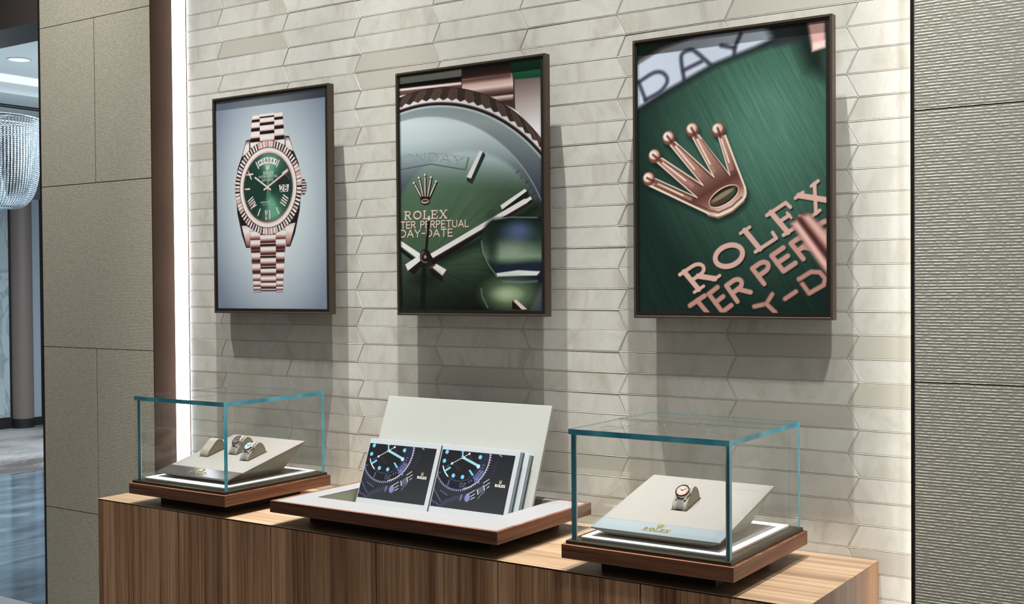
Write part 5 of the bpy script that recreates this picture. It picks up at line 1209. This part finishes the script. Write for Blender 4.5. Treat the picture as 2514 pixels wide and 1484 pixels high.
# ---- brochure cover: dark diving watch with blue glowing marks; u, v in mm on the cover
def picture_cover():
    k = Ink(2.0, 208.5, 12.0, 147.0, 0.9, grad([(0, (52, 54, 60)), (1, (32, 34, 40))], lambda U, V: np.clip(V / 150, 0, 1)))
    LU, WH = (96, 200, 244), (232, 240, 250)
    C = (64.3, 132.3)
    r1 = math.dist(C, (43.1, 79.7)); r2 = math.dist(C, (82.3, 58.7))
    # lugs, bracelet, guards
    k.poly([(-0.8, 14.3), (2.5, 53.2), (22.3, 52.1), (59.2, 39.9), (36.9, 23.6), (25.7, 12.6)], (40, 41, 56), 4)
    for p in ([(-4.3, 31.1), (12.1, 20.5)], [(3.0, 51.8), (28.9, 25.7)], [(21.0, 50.6), (44.1, 41.3)], [(16.3, 21.6), (27.7, 14.9)]): k.line(p, 2.6, (96, 100, 138), 1.5, 0.8)
    k.poly([(23.4, 13.8), (35.6, 27.7), (62.9, 39.5), (86.2, 45.9), (91.6, 40.1), (68.8, 32.3), (46.2, 23.1), (34.1, 14.9)], (58, 60, 84), 6)
    k.oval((101.4, 40.3), 7.5, 9, (120, 128, 190), 3); k.poly([(81.5, 32.1), (82.5, 46.3), (86.9, 46.7), (85.0, 32.5)], (110, 118, 180), 2.5)
    for p in ([(100.0, 47.9), (117.9, 59.4)], [(110.1, 44.0), (119.5, 51.1)], [(112.0, 37.8), (120.9, 43.6)], [(137.2, 77.9), (150.2, 87.5)], [(142.6, 71.4), (154.1, 80.1)], [(149.2, 67.1), (154.8, 71.8)]): k.line(p, 1.7, (206, 214, 236), 1.2)
    for i in range(6):
        p = lerp((126.3, 55.3), (141.7, 65.8), i / 5); q = (p[0] - 2.6, p[1] + 6.5); q2 = (p[0] + 2.6, p[1] - 4)
        k.line([q, q2], 1.9, (226, 232, 246) if i in (0, 5) else (120, 126, 160), 1.0)
    k.line([(131.4, 41.1), (137.1, 51.4), (144.8, 58.4)], 1.6, (130, 130, 190), 1.0)
    k.line([(164.9, 145.7), (171.9, 142.7)], 1.5, (190, 200, 220), 1.0); k.poly([(157.9, 127.5), (164.8, 133.7), (159.9, 102.3), (151.2, 96.0)], (42, 46, 68), 6, 0.8)
    # bezel with knurled edge
    k.oval(C, r2 + 5.5, r2 + 5.5, (20, 21, 28), 2)
    for i in range(44):
        a = math.radians(188 + i * 4.4); e = (math.cos(a), math.sin(a)); f = (math.cos(a + 0.036), math.sin(a + 0.036)); g = (math.cos(a - 0.036), math.sin(a - 0.036))
        c = WH if i < 6 else (150, 156, 206)
        k.poly([(C[0] + g[0] * (r2 + .8), C[1] + g[1] * (r2 + .8)), (C[0] + e[0] * (r2 + 6), C[1] + e[1] * (r2 + 6)), (C[0] + f[0] * (r2 + .8), C[1] + f[1] * (r2 + .8))], c, 0.9, 0.9)
    k.oval(C, r2, r2, (30, 31, 42)); k.ring(C, r2 - 0.8, r2 + 0.7, (226, 232, 246), 0.9, 1, 285, 15); k.ring(C, r2 - 0.8, r2 + 0.5, (90, 94, 130), 0.9, 1, 190, 285)
    k.ring(C, r1 + 2.5, r2 - 3, (96, 103, 156), 2.5, 0.95, 311, 338); k.ring(C, r1 + 2, r2 - 1.5, (44, 47, 70), 3, 0.7, 338, 20)
    for i in range(9):
        a = math.radians(300 + i * 6.0); e = (math.cos(a), math.sin(a)); k.line([(C[0] + e[0] * (r1 + 5), C[1] + e[1] * (r1 + 5)), (C[0] + e[0] * (r1 + 10), C[1] + e[1] * (r1 + 10))], 1.7, (16, 16, 26) if 1 < i < 7 else (110, 114, 150))
    k.line([(115.8, 87.3), (124.1, 77.5)], 4, (110, 116, 176), 1.2); k.line([(40.4, 74.9), (39.1, 64.3)], 4, (84, 86, 130), 1.2)
    for word, a_, b_, u_ in (('20', (89.7, 73.1), (72.7, 72.3), (90.8, 63.3)), ('30', (11.9, 92.1), (1.0, 94.8), (5.2, 81.5))):
        w = text_width(word, SANS, 0.25); k.text(word, SANS, a_, ((b_[0] - a_[0]) / w, (b_[1] - a_[1]) / w), (u_[0] - a_[0], u_[1] - a_[1]), 1.2, (120, 122, 150), 0.25)
    # dial
    k.oval(C, r1, r1, (30, 31, 36), 1.2); k.ring(C, r1 - 1.6, r1 + 1.0, WH, 1.0, 1, 205, 238); k.ring(C, r1 - 1.0, r1 + 0.4, (84, 88, 120), 1.0, 0.9, 238, 300); k.ring(C, r1 - 6, r1, (48, 51, 76), 5, 0.7, 300, 20)
    for p in ((16.0, 141.7), (14.2, 120.1), (48.9, 87.6), (75.6, 86.5), (113.2, 136.5)): k.oval(p, 4.9, 4.9, LU)
    k.poly([(20.6, 98.6), (33.4, 108.0), (37.9, 104.8), (25.0, 95.4)], LU); k.poly([(88.4, 103.7), (93.0, 105.3), (105.9, 93.6), (101.7, 91.5)], LU)
    for i, y in enumerate((0, 1, 2, 3)): k.line([lerp((44.3, 111.3), (60.7, 99.7), y / 3), lerp((50.1, 116.1), (64.6, 105.8), y / 3)], 1.3, (70, 72, 92), 1.0, 0.8)
    for ch, q in zip('ROLEX', (0, 0.25, 0.5, 0.75, 1.0)):
        p = lerp((72.1, 144.4), (88.4, 128.9), q); k.line([p, (p[0] + 4, p[1] + 2)], 1.4, (84, 86, 104), 1.0, 0.8)
    k.line([C, (59.3, 150.7)], 4.2, LU); k.poly([(55.5, 146.1), (67.4, 146.2), (63.4, 150.3), (56.0, 150.5)], LU)
    k.line([C, (112.5, 116.1)], 5.2, WH); k.line([lerp(C, (112.5, 116.1), 0.14), lerp(C, (112.5, 116.1), 0.92)], 3.3, LU); k.oval((113.5, 114.7), 5.0, 5.0, (140, 214, 244)); k.poly([(108.8, 116.5), (117.5, 114.4), (114.0, 111.2)], WH)
    k.line([(81.3, 142.2), (37.5, 115.5)], 1.4, WH); k.line([(37.5, 115.5), (21.8, 106.6)], 1.0, (120, 124, 140)); k.oval((81.2, 142.1), 2.5, 2.5, WH); k.oval((37.6, 115.6), 3.0, 3.0, (190, 234, 252))
    k.oval(C, 3.4, 3.4, WH); k.oval(C, 1.7, 1.7, (40, 60, 80))
    # emblem and word
    crown_ink(k, (183.0, 79.8), 8.4, 1.0, (214, 206, 128), (60, 60, 40))
    a_, b_, u_ = (170.2, 73.2), (197.6, 72.9), (170.1, 78.1)
    w = text_width('ROLEX', SERIF, 0.14); k.text('ROLEX', SERIF, a_, ((b_[0] - a_[0]) / w, (b_[1] - a_[1]) / w), (u_[0] - a_[0], u_[1] - a_[1]), 1.35, (240, 242, 244), 0.14)
    return k.mesh('picture_cover', 0.62)

cover = picture_cover()
e2f, e2r = -0.0533, -0.0464
make_book('white brochure with a dark watch cover, at the left end of the tray', -1.7891, e2f, 0.0349, 0.1649, cover)
make_book('white brochure with a dark watch cover, nearest the right glass case', -1.5668, e2f, 0.0349, 0.1659, cover)
make_book('green-backed brochure just behind the right brochure, only its edge showing', -1.5534, e2r, 0.0176, 0.1577, None)
make_book('brochure hidden behind the left brochure in the tray', -1.7891, e2r, 0.0176, 0.1567, None)

# ================================================================== FRAMED PICTURES
def make_frame(label, xl, me, zb=0.4722):
    t = thing('framed_picture', label, 'framed picture', (xl, 0.0, zb), group='framed pictures on the tile wall')
    W, Hh, yf, yb, rw = 0.4415, 0.6010, -0.0461, -0.0250, 0.0052
    mb = MB()
    # mitred bars
    o = [(0, 0), (W, 0), (W, Hh), (0, Hh)]; i = [(rw, rw), (W - rw, rw), (W - rw, Hh - rw), (rw, Hh - rw)]
    for k in range(4):
        j = (k + 1) % 4
        ring = lambda y: [(o[k][0], y, o[k][1]), (o[j][0], y, o[j][1]), (i[j][0], y, i[j][1]), (i[k][0], y, i[k][1])]
        mb.loft([ring(yf), ring(yb)])
    mb.build('frame', M['frame_bronze'], t, bevel=0.0004, segs=1)
    d = MB(); a, b, lt, lb, f2 = rw + 0.0002, 0.0105, 0.0100, 0.0135, yf + 0.0012
    d.box(a, b, f2, yb, a, Hh - a).box(W - b - 0.002, W - a, f2, yb, a, Hh - a).box(b, W - b - 0.002, f2, yb, a, lb).box(b, W - b - 0.002, f2, yb, Hh - lt, Hh - a)
    d.box(b, W - b - 0.002, yf + 0.0046, yb, lb, Hh - lt)
    d.build('backing', M['frame_black'], t)
    MB().box(0.12, W - 0.12, yb, -0.0018, 0.42, 0.52).build('wall_bracket', M['frame_black'], t)
    pr = bpy.data.objects.new('picture', me); COL.objects.link(pr); pr.parent = t; pr.location = (0, yf + 0.0042, 0); pr.scale = (1.002, 1.0, 1.002)
    return t
make_frame('framed picture of a whole gold wristwatch with green dial on pale blue', -2.5513, picture_watch())
make_frame('framed close-up picture of a green watch dial under a sky reflection', -1.8842, picture_dial())
make_frame('framed picture of a raised gold crown and lettering on green', -1.2175, picture_crown())
